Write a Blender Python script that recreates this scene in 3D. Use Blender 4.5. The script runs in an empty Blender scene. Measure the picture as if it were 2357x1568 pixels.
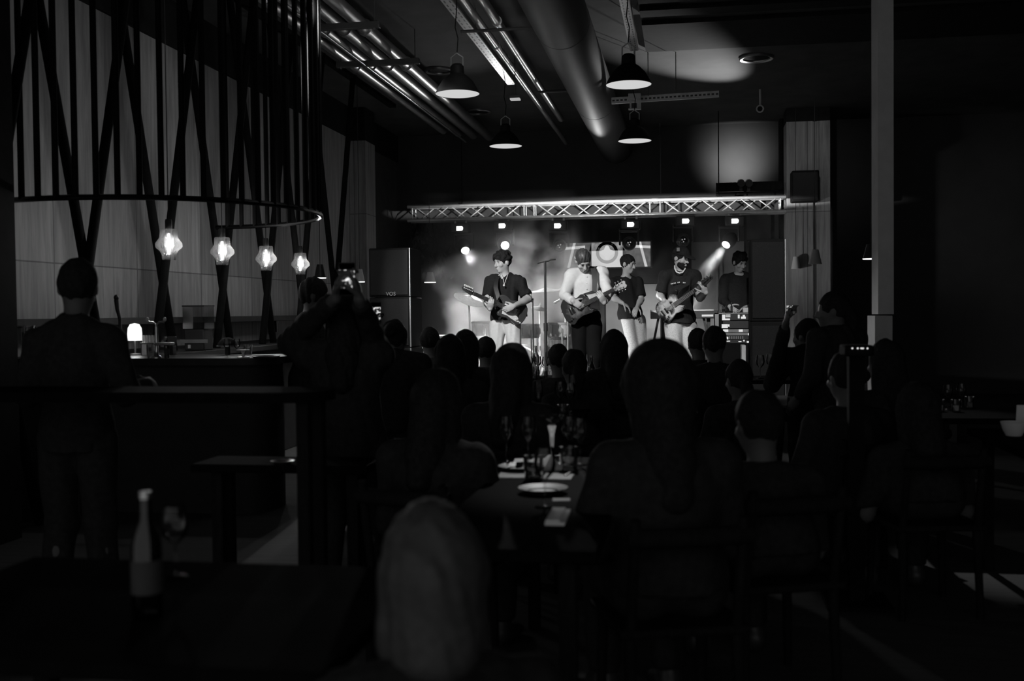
import bpy, math, random
import numpy as np
from mathutils import Vector, Matrix
random.seed(7)
scene = bpy.context.scene
COL = scene.collection
W, H, F = 2357.0, 1568.0, 2450.0
# ------------------------------------------------------------------ camera
CAM = Vector((0, 0, 1.4))
YAW, PITCH, ROLL = math.radians(9.3), math.radians(-1.54), math.radians(0.6)
fwd = Vector((-math.sin(YAW) * math.cos(PITCH), math.cos(YAW) * math.cos(PITCH), math.sin(PITCH)))
rgt0 = Vector((math.cos(YAW), math.sin(YAW), 0))
up0 = rgt0.cross(fwd)
rgt = rgt0 * math.cos(ROLL) - up0 * math.sin(ROLL)
upv = up0 * math.cos(ROLL) + rgt0 * math.sin(ROLL)
cd = bpy.data.cameras.new('camera')
cam = bpy.data.objects.new('camera', cd)
COL.objects.link(cam)
cam.matrix_world = Matrix(((rgt.x, upv.x, -fwd.x, CAM.x), (rgt.y, upv.y, -fwd.y, CAM.y), (rgt.z, upv.z, -fwd.z, CAM.z), (0, 0, 0, 1)))
cd.sensor_width = 36; cd.sensor_fit = 'HORIZONTAL'; cd.lens = F / W * 36
cd.clip_start = 0.05; cd.clip_end = 100
cd.dof.use_dof = True; cd.dof.focus_distance = 12.4; cd.dof.aperture_fstop = 2.4
scene.camera = cam
# ------------------------------------------------------------------ world and exposure
wd = bpy.data.worlds.new('world'); scene.world = wd; wd.use_nodes = True
wd.node_tree.nodes['Background'].inputs[0].default_value = (1, 1, 1, 1)
wd.node_tree.nodes['Background'].inputs[1].default_value = 0.34
scene.view_settings.view_transform = 'Standard'; scene.view_settings.look = 'None'
scene.view_settings.exposure = 0.0; scene.view_settings.gamma = 1.0; scene.view_settings.use_curve_mapping = False
scene.cycles.use_denoising = True
scene.cycles.max_bounces = 6; scene.cycles.diffuse_bounces = 2; scene.cycles.glossy_bounces = 2
scene.cycles.transmission_bounces = 4; scene.cycles.transparent_max_bounces = 12; scene.cycles.volume_bounces = 0
scene.cycles.sample_clamp_indirect = 2.0
scene.cycles.caustics_reflective = False; scene.cycles.caustics_refractive = False
scene.cycles.volume_step_rate = 1.5; scene.cycles.volume_max_steps = 96

def ray(px, py):
    return fwd + rgt * ((px - W / 2) / F) + upv * ((H / 2 - py) / F)
def at(px, py, D): return CAM + ray(px, py) * D
def proj(P):
    v = Vector(P) - CAM; d = v.dot(fwd); return W / 2 + F * v.dot(rgt) / d, H / 2 - F * v.dot(upv) / d
def onX(px, py, x): r = ray(px, py); return CAM + r * ((x - CAM.x) / r.x)
def onY(px, py, y): r = ray(px, py); return CAM + r * ((y - CAM.y) / r.y)
def onZ(px, py, z): r = ray(px, py); return CAM + r * ((z - CAM.z) / r.z)

# ------------------------------------------------------------------ materials
MATS = {}
def M(name, col, rough=0.6, metal=0.0, var=0.15, scale=9.0, bump=0.0, stretch=None, spec=0.4):
    if name in MATS: return MATS[name]
    m = bpy.data.materials.new(name); m.use_nodes = True
    nt = m.node_tree; b = nt.nodes['Principled BSDF']
    b.inputs['Roughness'].default_value = rough; b.inputs['Metallic'].default_value = metal
    b.inputs['Specular IOR Level'].default_value = spec
    tc = nt.nodes.new('ShaderNodeTexCoord'); no = nt.nodes.new('ShaderNodeTexNoise')
    no.inputs['Scale'].default_value = scale; no.inputs['Detail'].default_value = 4
    mp = nt.nodes.new('ShaderNodeMapping'); mp.inputs['Scale'].default_value = stretch or (1, 1, 1)
    nt.links.new(tc.outputs['Object'], mp.inputs[0]); nt.links.new(mp.outputs[0], no.inputs['Vector'])
    rp = nt.nodes.new('ShaderNodeValToRGB')
    lo, hi = col * (1 - var), min(1, col * (1 + var))
    rp.color_ramp.elements[0].color = (lo, lo, lo, 1); rp.color_ramp.elements[1].color = (hi, hi, hi, 1)
    rp.color_ramp.elements[0].position = 0.3; rp.color_ramp.elements[1].position = 0.7
    nt.links.new(no.outputs['Fac'], rp.inputs[0]); nt.links.new(rp.outputs[0], b.inputs['Base Color'])
    if bump:
        bp = nt.nodes.new('ShaderNodeBump'); bp.inputs['Strength'].default_value = bump; bp.inputs['Distance'].default_value = 0.01
        nt.links.new(no.outputs['Fac'], bp.inputs['Height']); nt.links.new(bp.outputs[0], b.inputs['Normal'])
    MATS[name] = m
    return m
def EM(name, strength, col=1.0):
    if name in MATS: return MATS[name]
    m = bpy.data.materials.new(name); m.use_nodes = True; nt = m.node_tree
    nt.nodes.remove(nt.nodes['Principled BSDF'])
    e = nt.nodes.new('ShaderNodeEmission'); e.inputs[0].default_value = (col, col, col, 1); e.inputs[1].default_value = strength
    nt.links.new(e.outputs[0], nt.nodes['Material Output'].inputs[0])
    MATS[name] = m
    return m
def GLASS(name, tint=0.92, gloss=0.5, cloudy=0.0, ribs=0):
    if name in MATS: return MATS[name]
    m = bpy.data.materials.new(name); m.use_nodes = True; nt = m.node_tree
    nt.nodes.remove(nt.nodes['Principled BSDF'])
    tr = nt.nodes.new('ShaderNodeBsdfTransparent'); tr.inputs[0].default_value = (tint, tint, tint, 1)
    gl = nt.nodes.new('ShaderNodeBsdfGlossy'); gl.inputs['Roughness'].default_value = 0.08
    lw = nt.nodes.new('ShaderNodeLayerWeight'); lw.inputs[0].default_value = gloss
    mx = nt.nodes.new('ShaderNodeMixShader')
    nt.links.new(lw.outputs['Fresnel'], mx.inputs[0]); nt.links.new(tr.outputs[0], mx.inputs[1]); nt.links.new(gl.outputs[0], mx.inputs[2])
    out = mx
    if cloudy:
        tl = nt.nodes.new('ShaderNodeBsdfTranslucent'); tl.inputs[0].default_value = (0.9, 0.9, 0.9, 1)
        m2 = nt.nodes.new('ShaderNodeMixShader'); m2.inputs[0].default_value = cloudy
        if ribs:
            tc = nt.nodes.new('ShaderNodeTexCoord'); wv = nt.nodes.new('ShaderNodeTexWave')
            wv.wave_type = 'BANDS'; wv.bands_direction = 'Z'; wv.inputs['Scale'].default_value = ribs; wv.inputs['Distortion'].default_value = 0.6
            mt = nt.nodes.new('ShaderNodeMath'); mt.operation = 'MULTIPLY'; mt.inputs[1].default_value = cloudy * 1.7
            nt.links.new(tc.outputs['Object'], wv.inputs['Vector']); nt.links.new(wv.outputs['Fac'], mt.inputs[0]); nt.links.new(mt.outputs[0], m2.inputs[0])
        nt.links.new(mx.outputs[0], m2.inputs[1]); nt.links.new(tl.outputs[0], m2.inputs[2]); out = m2
    nt.links.new(out.outputs[0], nt.nodes['Material Output'].inputs[0])
    MATS[name] = m
    return m

# ------------------------------------------------------------------ mesh builder
def basis(z, x=None):
    z = Vector(z).normalized()
    if x is None: x = Vector((1, 0, 0)) if abs(z.x) < 0.9 else Vector((0, 1, 0))
    x = Vector(x); x = (x - z * x.dot(z)).normalized(); y = z.cross(x)
    return Matrix((x, y, z)).transposed()
class MB:
    def __init__(s): s.v = []; s.f = []
    def add(s, vs, fs):
        o = len(s.v); s.v += [tuple(v) for v in vs]; s.f += [[i + o for i in f] for f in fs]; return s
    def box(s, c, sz, R=None, taper=1.0):
        c = Vector(c); hx, hy, hz = sz[0] / 2, sz[1] / 2, sz[2] / 2; vs = []
        for z in (-1, 1):
            t = taper if z > 0 else 1.0
            for x, y in ((-1, -1), (1, -1), (1, 1), (-1, 1)):
                p = Vector((x * hx * t, y * hy * t, z * hz)); vs.append(c + (R @ p if R else p))
        return s.add(vs, [(3, 2, 1, 0), (4, 5, 6, 7), (0, 1, 5, 4), (1, 2, 6, 5), (2, 3, 7, 6), (3, 0, 4, 7)])
    def box2(s, a, b):
        a, b = Vector(a), Vector(b); return s.box((a + b) / 2, [abs(b[i] - a[i]) for i in range(3)])
    def cyl(s, p0, p1, r0, r1=None, n=16, cap=True):
        p0, p1 = Vector(p0), Vector(p1); r1 = r0 if r1 is None else r1
        B = basis(p1 - p0); vs = []
        for p, r in ((p0, r0), (p1, r1)):
            for i in range(n):
                a = 2 * math.pi * i / n; vs.append(p + B @ Vector((math.cos(a) * r, math.sin(a) * r, 0)))
        fs = [(i, (i + 1) % n, n + (i + 1) % n, n + i) for i in range(n)]
        if cap: fs += [tuple(range(n))[::-1], tuple(range(n, 2 * n))]
        return s.add(vs, fs)
    def bar(s, p0, p1, w, t, x=None):
        p0, p1 = Vector(p0), Vector(p1); return s.box((p0 + p1) / 2, (w, t, (p1 - p0).length), basis(p1 - p0, x))
    def tube(s, pts, r, n=8, closed=False):
        pts = [Vector(p) for p in pts]; m = len(pts); vs = []; fs = []; px = None
        for i, p in enumerate(pts):
            a = pts[(i - 1) % m] if (closed or i > 0) else p; b = pts[(i + 1) % m] if (closed or i < m - 1) else p
            B = basis(b - a, px); px = B.col[0]
            rr = r[i] if isinstance(r, (list, tuple)) else r
            for k in range(n):
                t = 2 * math.pi * k / n; vs.append(p + B @ Vector((math.cos(t) * rr, math.sin(t) * rr, 0)))
        for i in range(m if closed else m - 1):
            j = (i + 1) % m
            fs += [(i * n + k, i * n + (k + 1) % n, j * n + (k + 1) % n, j * n + k) for k in range(n)]
        if not closed: fs += [tuple(range(n))[::-1], tuple(range((m - 1) * n, m * n))]
        return s.add(vs, fs)
    def lathe(s, prof, n=28, c=(0, 0, 0), R=None):
        c = Vector(c); vs = []; fs = []; m = len(prof)
        for r, z in prof:
            for k in range(n):
                a = 2 * math.pi * k / n; p = Vector((max(r, 1e-4) * math.cos(a), max(r, 1e-4) * math.sin(a), z)); vs.append(c + (R @ p if R else p))
        for i in range(m - 1):
            fs += [(i * n + k, i * n + (k + 1) % n, (i + 1) * n + (k + 1) % n, (i + 1) * n + k) for k in range(n)]
        return s.add(vs, fs)
    def prism(s, pts, z0, z1, X=None):
        n = len(pts); vs = [Vector((x, y, z0)) for x, y in pts] + [Vector((x, y, z1)) for x, y in pts]
        if X: vs = [X @ v for v in vs]
        return s.add(vs, [tuple(range(n))[::-1], tuple(range(n, 2 * n))] + [(i, (i + 1) % n, n + (i + 1) % n, n + i) for i in range(n)])
    def ell(s, c, r, R=None, nu=18, nv=10):
        c = Vector(c); vs = []; fs = []
        for j in range(nv + 1):
            t = math.pi * j / nv
            for i in range(nu):
                a = 2 * math.pi * i / nu
                p = Vector((r[0] * math.sin(t) * math.cos(a), r[1] * math.sin(t) * math.sin(a), r[2] * math.cos(t))); vs.append(c + (R @ p if R else p))
        for j in range(nv): fs += [(j * nu + i, (j + 1) * nu + i, (j + 1) * nu + (i + 1) % nu, j * nu + (i + 1) % nu) for i in range(nu)]
        return s.add(vs, fs)
MW = {}
def tag(o, label=None, cat=None, group=None, kind=None):
    if label: o['label'] = label
    if cat: o['category'] = cat
    if group: o['group'] = group
    if kind: o['kind'] = kind
    return o
def thing(name, label, cat, loc=(0, 0, 0), rotz=0.0, group=None):
    o = bpy.data.objects.new(name, None); COL.objects.link(o); o.empty_display_size = 0.1
    o.location = loc; o.rotation_euler = (0, 0, rotz)
    MW[o.name] = Matrix.Translation(Vector(loc)) @ Matrix.Rotation(rotz, 4, 'Z')
    return tag(o, label, cat, group)
def mesh_from(name, vs, fs, mat, smooth=True, ang=40):
    me = bpy.data.meshes.new(name); me.from_pydata([tuple(v) for v in vs], [], fs)
    if smooth:
        me.shade_smooth()
        if ang < 180: me.set_sharp_from_angle(angle=math.radians(ang))
    me.materials.append(mat); me.update()
    return me
def part(name, mb, mat, root=None, world=True, smooth=True, ang=40, bev=0.0, seg=2, label=None):
    """one mesh object; verts in world space are brought into the space of its root"""
    vs = [Vector(v) for v in mb.v]
    Mx = MW.get(root.name) if root else None
    if world and Mx is not None:
        inv = Mx.inverted(); vs = [inv @ v for v in vs]
    o = bpy.data.objects.new(name, mesh_from(name, vs, mb.f, mat, smooth, ang)); COL.objects.link(o)
    if root: o.parent = root
    MW[o.name] = Mx if Mx is not None else Matrix.Identity(4)
    if bev:
        b = o.modifiers.new('bevel', 'BEVEL'); b.width = bev; b.segments = seg; b.limit_method = 'ANGLE'; b.angle_limit = math.radians(35)
    if label: o['label'] = label
    return o
def solo(name, mb, mat, label, cat, group=None, kind=None, **k):
    """a thing that is one mesh, with its origin at its base"""
    vs = np.array([tuple(v) for v in mb.v]); c = Vector(((vs[:, 0].min() + vs[:, 0].max()) / 2, (vs[:, 1].min() + vs[:, 1].max()) / 2, vs[:, 2].min()))
    mb.v = [tuple(Vector(v) - c) for v in mb.v]
    o = part(name, mb, mat, None, **k); o.location = c; MW[o.name] = Matrix.Translation(c)
    return tag(o, label, cat, group, kind)
def struct(name, mb, mat, label, cat, **k):
    return tag(part(name, mb, mat, None, **k), label, cat, None, 'structure')
def dup(root, loc, rotz=None, label=None):
    kids = [o for o in root.children]
    r = root.copy(); COL.objects.link(r); r.location = loc
    if rotz is not None: r.rotation_euler = (0, 0, rotz)
    if label: r['label'] = label
    MW[r.name] = Matrix.Translation(Vector(loc)) @ Matrix.Rotation(r.rotation_euler.z, 4, 'Z')
    for ch in kids:
        c = ch.copy(); COL.objects.link(c); c.parent = r; MW[c.name] = MW[r.name]
        for g in list(ch.children):
            d = g.copy(); COL.objects.link(d); d.parent = c; MW[d.name] = MW[r.name]
    return r
def lamp(name, kind, loc, power, root=None, aim=None, size=None, blend=0.3, radius=0.05, flat=None):
    l = bpy.data.lights.new(name, kind); l.energy = power; l.shadow_soft_size = radius
    o = bpy.data.objects.new(name, l); COL.objects.link(o)
    loc = Vector(loc); Mm = Matrix.Translation(loc)
    if kind == 'SPOT': l.spot_size = math.radians(size); l.spot_blend = blend
    if aim is not None: Mm = Mm @ (Vector(aim) - loc).to_track_quat('-Z', 'Y').to_matrix().to_4x4()
    if flat: Mm = Mm @ Matrix.Diagonal((1, flat, 1, 1))
    if kind == 'AREA': l.size = radius
    if root is not None:
        o.parent = root; o.matrix_local = MW[root.name].inverted() @ Mm
    else: o.matrix_world = Mm
    return o
def text_part(name, body, size, mat, Mx, root, extrude=0.001):
    cu = bpy.data.curves.new(name, 'FONT'); cu.body = body; cu.size = size; cu.extrude = extrude; cu.align_x = 'CENTER'; cu.align_y = 'CENTER'
    tmp = bpy.data.objects.new(name, cu); COL.objects.link(tmp)
    me = bpy.data.meshes.new_from_object(tmp.evaluated_get(bpy.context.evaluated_depsgraph_get()))
    bpy.data.objects.remove(tmp)
    me.transform(MW[root.name].inverted() @ Mx); me.materials.clear(); me.materials.append(mat)
    o = bpy.data.objects.new(name, me); COL.objects.link(o); o.parent = root; MW[o.name] = MW[root.name]
    return o
# stage front light: two ceiling spots over the audience (out of view, without housings)
KEY_A, KEY_B = Vector((-3.05, 7.3, 3.95)), Vector((0.55, 7.4, 4.25))
lamp('key_light', 'SPOT', KEY_A, 2500, aim=(-1.7, 12.6, 1.2), size=36, blend=0.5, radius=0.06)
lamp('key_light', 'SPOT', KEY_B, 800, aim=(0.75, 13.0, 1.3), size=24, blend=0.6, radius=0.06)
# added lamps without fixtures, to brighten bar wall, pier, pillar, truss, ceiling, tables and haze
lamp('bar_fill', 'AREA', (-1.6, 8.2, 4.3), 14, aim=(-5, 9.6, 2.7), radius=1.0)
lamp('pier_fill', 'SPOT', (-3.4, 10.4, 4.3), 60, aim=(-4.8, 14.8, 2.6), size=40, blend=1.0)
lamp('pillar_fill', 'SPOT', (1.3, 12.9, 4.3), 46, aim=(1.85, 17, 3.75), size=30, blend=1.0)
lamp('truss_fill', 'SPOT', (-1.25, 13.4, 2.78), 1400, aim=(-1.2, 16.9, 3.055), size=92, blend=0.4, radius=0.03, flat=0.042)
lamp('ceiling_fill', 'SPOT', (1.3, 16.5, 3.45), 850, aim=onZ(1585, 140, 4.5), size=27, blend=1.0)
lamp('duct_fill', 'SPOT', (-1.4, 16.5, 3.45), 60, aim=onZ(1290, 70, 4.0), size=40, blend=1.0)
lamp('pipe_fill', 'SPOT', (-2.6, 15.5, 3.4), 70, aim=onZ(810, 60, 4.2), size=50, blend=1.0)
lamp('table_fill', 'SPOT', (-0.9, 8.2, 4.3), 1100, aim=tuple(onZ(1268, 1100, 0.75)), size=11, blend=0.9)  # added spot without fixture, brightens napkins and glasses
lamp('table_fill', 'SPOT', (1.3, 9.6, 4.1), 260, aim=tuple(onZ(2200, 945, 0.78)), size=13, blend=0.9)
lamp('haze_fill', 'SPOT', (-3.3, 13.4, 0.75), 1100, aim=(-0.6, 15.4, 1.0), size=46, blend=1.0, radius=0.1)  # unseen low spots added to make the haze glow
lamp('haze_fill', 'SPOT', (1.4, 15.9, 1.1), 420, aim=(-0.8, 17.7, 0.8), size=56, blend=1.0, radius=0.1)
# ------------------------------------------------------------------ soft solids for figures: blended volumes turned into one surface
class Field:
    def __init__(s): s.p = []
    def cone(s, a, b, ra, rb=None, k=0.02, flat=False, op='add'):
        s.p.append(('c', op, np.array(a, float), np.array(b, float), ra, ra if rb is None else rb, k, flat)); return s
    def ell(s, c, r, B=None, k=0.02, op='add'):
        s.p.append(('e', op, np.array(c, float), np.array(r, float), np.array(B if B is not None else np.eye(3), float), 0, k, False)); return s
    def cut(s, n, p):
        s.p.append(('h', 'cut', np.array(Vector(n).normalized(), float), np.array(p, float), 0, 0, 0, False)); return s
    def mesh(s, h, fold=0.0, seed=0, fs=1.0):
        lo = np.full(3, 1e9); hi = -lo
        for q in s.p:
            if q[1] != 'add': continue
            if q[0] == 'c':
                r = max(q[4], q[5]); lo = np.minimum(lo, np.minimum(q[2], q[3]) - r); hi = np.maximum(hi, np.maximum(q[2], q[3]) + r)
            else:
                r = q[3].max(); lo = np.minimum(lo, q[2] - r); hi = np.maximum(hi, q[2] + r)
        lo -= 3 * h + 0.01; hi += 3 * h + 0.01
        n = np.ceil((hi - lo) / h).astype(int) + 1
        ax = [(lo[i] + h * np.arange(n[i])).astype(np.float32) for i in range(3)]
        G = np.full(tuple(n), 0.5, np.float32)
        for q in s.p:
            ty, op, k = q[0], q[1], q[6]
            if ty == 'h':
                d = sum((ax[i] - q[3][i]).reshape([-1 if j == i else 1 for j in range(3)]) * q[2][i] for i in range(3))
                G = np.maximum(G, d.astype(np.float32)); continue
            m = 1.6 * k + 3 * h + 0.01
            if ty == 'c': r = max(q[4], q[5]) + m; a, b = np.minimum(q[2], q[3]) - r, np.maximum(q[2], q[3]) + r
            else: r = q[3].max() + m; a, b = q[2] - r, q[2] + r
            i0 = np.clip(((a - lo) / h).astype(int), 0, n - 1); i1 = np.clip(((b - lo) / h).astype(int) + 2, 1, n)
            sl = tuple(slice(i0[i], i1[i]) for i in range(3))
            X, Y, Z = (ax[i][i0[i]:i1[i]].reshape([-1 if j == i else 1 for j in range(3)]) for i in range(3))
            if ty == 'c':
                A, Bp = q[2], q[3]; d0 = Bp - A; L2 = max(d0 @ d0, 1e-9)
                x, y, z = X - A[0], Y - A[1], Z - A[2]
                tr = (x * d0[0] + y * d0[1] + z * d0[2]) / L2; t = np.clip(tr, 0, 1)
                d = np.sqrt((x - t * d0[0]) ** 2 + (y - t * d0[1]) ** 2 + (z - t * d0[2]) ** 2) - (q[4] + t * (q[5] - q[4]))
                if q[7]: d = np.maximum(d, (tr - 1) * math.sqrt(L2))
            else:
                x, y, z = X - q[2][0], Y - q[2][1], Z - q[2][2]; B = q[4]; u = []
                for i in range(3): u.append((x * B[i][0] + y * B[i][1] + z * B[i][2]))
                k0 = np.sqrt(sum((u[i] / q[3][i]) ** 2 for i in range(3))); k1 = np.sqrt(sum((u[i] / q[3][i] ** 2) ** 2 for i in range(3)))
                d = k0 * (k0 - 1) / np.maximum(k1, 1e-6)
            d = d.astype(np.float32); g = G[sl]
            if op == 'add':
                w = np.clip(0.5 + 0.5 * (g - d) / k, 0, 1); G[sl] = g + (d - g) * w - k * w * (1 - w)
            else:
                d = -d; w = np.clip(0.5 - 0.5 * (g - d) / k, 0, 1); G[sl] = g + (d - g) * w + k * w * (1 - w)
        if fold:
            rs = np.random.RandomState(seed); X, Y, Z = (ax[i].reshape([-1 if j == i else 1 for j in range(3)]) for i in range(3))
            for _ in range(4):
                kv = rs.normal(size=3) * np.array([32, 32, 9]) * fs; G += (fold * np.sin(kv[0] * X + kv[1] * Y + kv[2] * Z + rs.rand() * 6 + 1.2 * np.sin(7 * Z + 5 * X))).astype(np.float32)
        return nets(G, lo, h)
def nets(G, lo, h):
    S = G < 0; c = np.zeros(tuple(d - 1 for d in G.shape), np.uint8)
    offs = [(i, j, k) for i in (0, 1) for j in (0, 1) for k in (0, 1)]
    nx, ny, nz = c.shape
    for o in offs: c += S[o[0]:o[0] + nx, o[1]:o[1] + ny, o[2]:o[2] + nz]
    idx = np.argwhere((c > 0) & (c < 8)); I = -np.ones(c.shape, np.int64); I[tuple(idx.T)] = np.arange(len(idx))
    val = [G[idx[:, 0] + o[0], idx[:, 1] + o[1], idx[:, 2] + o[2]] for o in offs]
    P = np.zeros((len(idx), 3)); N = np.zeros(len(idx))
    for a in range(8):
        for b in range(a + 1, 8):
            if sum(abs(offs[a][i] - offs[b][i]) for i in range(3)) != 1: continue
            va, vb = val[a], val[b]; mk = (va < 0) != (vb < 0)
            t = np.where(mk, va / np.where(mk, va - vb, 1), 0)
            for i in range(3): P[:, i] += mk * (offs[a][i] + t * (offs[b][i] - offs[a][i]))
            N += mk
    P = (idx + P / np.maximum(N, 1)[:, None]) * h + lo
    fs = []
    for d in range(3):
        e1, e2 = [(1, 2), (2, 0), (0, 1)][d]
        A = [slice(None)] * 3; Bs = [slice(None)] * 3; A[d] = slice(0, -1); Bs[d] = slice(1, None)
        s0, s1 = S[tuple(A)], S[tuple(Bs)]
        q = np.argwhere(s0 != s1)
        q = q[(q[:, e1] > 0) & (q[:, e2] > 0) & (q[:, e1] < G.shape[e1] - 1) & (q[:, e2] < G.shape[e2] - 1)]
        inside = s0[tuple(q.T)]; cs = []
        for o1, o2 in ((-1, -1), (0, -1), (0, 0), (-1, 0)):
            r = q.copy(); r[:, e1] += o1; r[:, e2] += o2; cs.append(I[tuple(r.T)])
        Q = np.stack(cs, 1); Q[~inside] = Q[~inside][:, ::-1]; fs.append(Q)
    return P, np.concatenate(fs)
def sdf_obj(name, fld, mat, h, parent=None, loc=None, fold=0.0, seed=0, fs=1.0):
    P, Q = fld.mesh(h, fold, seed, fs)
    base = Vector(loc) if loc is not None else MW[parent.name].to_translation()
    P = P - np.array(base)
    me = bpy.data.meshes.new(name); me.vertices.add(len(P)); me.vertices.foreach_set('co', P.astype(np.float32).ravel())
    me.loops.add(len(Q) * 4); me.loops.foreach_set('vertex_index', Q.astype(np.int32).ravel())
    me.polygons.add(len(Q)); me.polygons.foreach_set('loop_start', np.arange(0, len(Q) * 4, 4, dtype=np.int32))
    me.polygons.foreach_set('use_smooth', np.ones(len(Q), bool))
    me.update(calc_edges=True); me.validate(); me.materials.append(mat)
    o = bpy.data.objects.new(name, me); COL.objects.link(o)
    if parent: o.parent = parent
    else: o.location = base
    MW[o.name] = Matrix.Translation(base)
    return o

# ------------------------------------------------------------------ people
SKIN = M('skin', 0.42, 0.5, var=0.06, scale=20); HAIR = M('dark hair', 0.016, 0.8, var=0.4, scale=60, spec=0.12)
DARKCLOTH = M('dark cloth', 0.024, 0.9, spec=0.1, var=0.25, scale=40, bump=0.15); BLACKTEE = M('black cotton', 0.016, 0.9, var=0.2, scale=50, bump=0.1, spec=0.15)
WHITECLOTH = M('white cotton', 0.62, 0.85, var=0.05, scale=30, bump=0.15); DENIM = M('pale denim', 0.45, 0.85, var=0.2, scale=90, bump=0.1)
CREAM = M('cream chinos', 0.58, 0.85, var=0.05, scale=40, bump=0.1); SHOE = M('shoe leather', 0.04, 0.4)
def V(*a): return Vector(a)
def nrm(v): return Vector(v).normalized()
def hand(fl, w, d, n, t, curl=0.5, sc=1.0, spread=0.0):
    """palm from wrist w along d, palm facing n, thumb on side t"""
    d = nrm(d); n = nrm(Vector(n) - d * Vector(n).dot(d)); s = d.cross(n); s = s if s.dot(Vector(t)) > 0 else -s
    B = [s, n, d]
    fl.ell(w + d * 0.048 * sc, (0.040 * sc, 0.017 * sc, 0.054 * sc), B, k=0.012)
    ln = (0.040, 0.045, 0.042, 0.033)
    for i in range(4):
        p = w + d * (0.088 - 0.004 * abs(i - 1)) * sc + s * (0.029 - 0.0195 * i) * sc; a = 0.15; L = ln[i] * sc
        dd = nrm(d + s * spread * (1.5 - i) * 0.15)
        for j in range(3):
            a += curl * (0.75 + 0.1 * i * curl); v = dd * math.cos(a) + n * math.sin(a); q = p + v * L
            fl.cone(p, q, (0.0098 - 0.0008 * j) * sc, (0.0092 - 0.0010 * j) * sc, k=0.003); p = q; L *= 0.72
    p = w + d * 0.022 * sc + s * 0.028 * sc
    for j, (L, r) in enumerate(((0.042, 0.0125), (0.034, 0.0105), (0.027, 0.009))):
        v = nrm(s * (0.75 - 0.25 * j) + d * 0.62 + n * (0.25 + 0.35 * curl * (j + 1))); q = p + v * L * sc
        fl.cone(p, q, r * sc, r * 0.9 * sc, k=0.006); p = q
def head(fl, c, f, u, k=1.0):
    f = nrm(f); u = nrm(Vector(u) - f * Vector(u).dot(f)); s = f.cross(u); B = [s, f, u]
    P = lambda a, b, z: c + (s * a + f * b + u * z) * k
    R = lambda *r: tuple(x * k for x in r)
    fl.ell(P(0, -0.008, 0.022), R(0.077, 0.098, 0.100), B, k=0.03)
    fl.ell(P(0, 0.026, -0.045), R(0.060, 0.066, 0.072), B, k=0.03)
    fl.ell(P(0, 0.062, -0.098), R(0.026, 0.024, 0.020), B, k=0.02)
    fl.ell(P(0, 0.080, 0.026), R(0.052, 0.016, 0.013), B, k=0.012)
    for e in (-1, 1):
        fl.ell(P(e * 0.033, 0.094, 0.004), R(0.019, 0.016, 0.014), B, k=0.008, op='sub')
        fl.ell(P(e * 0.033, 0.078, 0.004), R(0.013, 0.013, 0.011), B, k=0.003)
        fl.ell(P(e * 0.046, 0.064, -0.030), R(0.024, 0.022, 0.020), B, k=0.015)
        fl.ell(P(e * 0.080, -0.010, -0.006), R(0.009, 0.020, 0.033), B, k=0.006)
    fl.cone(P(0, 0.090, 0.012), P(0, 0.112, -0.034), 0.009 * k, 0.014 * k, k=0.008)
    for e in (-1, 1): fl.ell(P(e * 0.012, 0.098, -0.038), R(0.009, 0.010, 0.008), B, k=0.005)
    fl.ell(P(0, 0.088, -0.064), R(0.025, 0.012, 0.007), B, k=0.004); fl.ell(P(0, 0.086, -0.077), R(0.021, 0.012, 0.008), B, k=0.004)
    fl.ell(P(0, 0.099, -0.0705), R(0.022, 0.008, 0.0022), B, k=0.002, op='sub')
    return P, R, B, f, u, s
def arm(fl, a, e, w, g=1.0, k=0.02):
    fl.cone(a, e, 0.050 * g, 0.039 * g, k=k); fl.ell(a + (e - a) * 0.45, (0.052 * g, 0.052 * g, 0.11), np.array(basis(e - a)).T, k=k)
    fl.cone(e, w, 0.040 * g, 0.027 * g, k=k); fl.ell(e + (w - e) * 0.28, (0.042 * g, 0.042 * g, 0.08), np.array(basis(w - e)).T, k=k)
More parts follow.
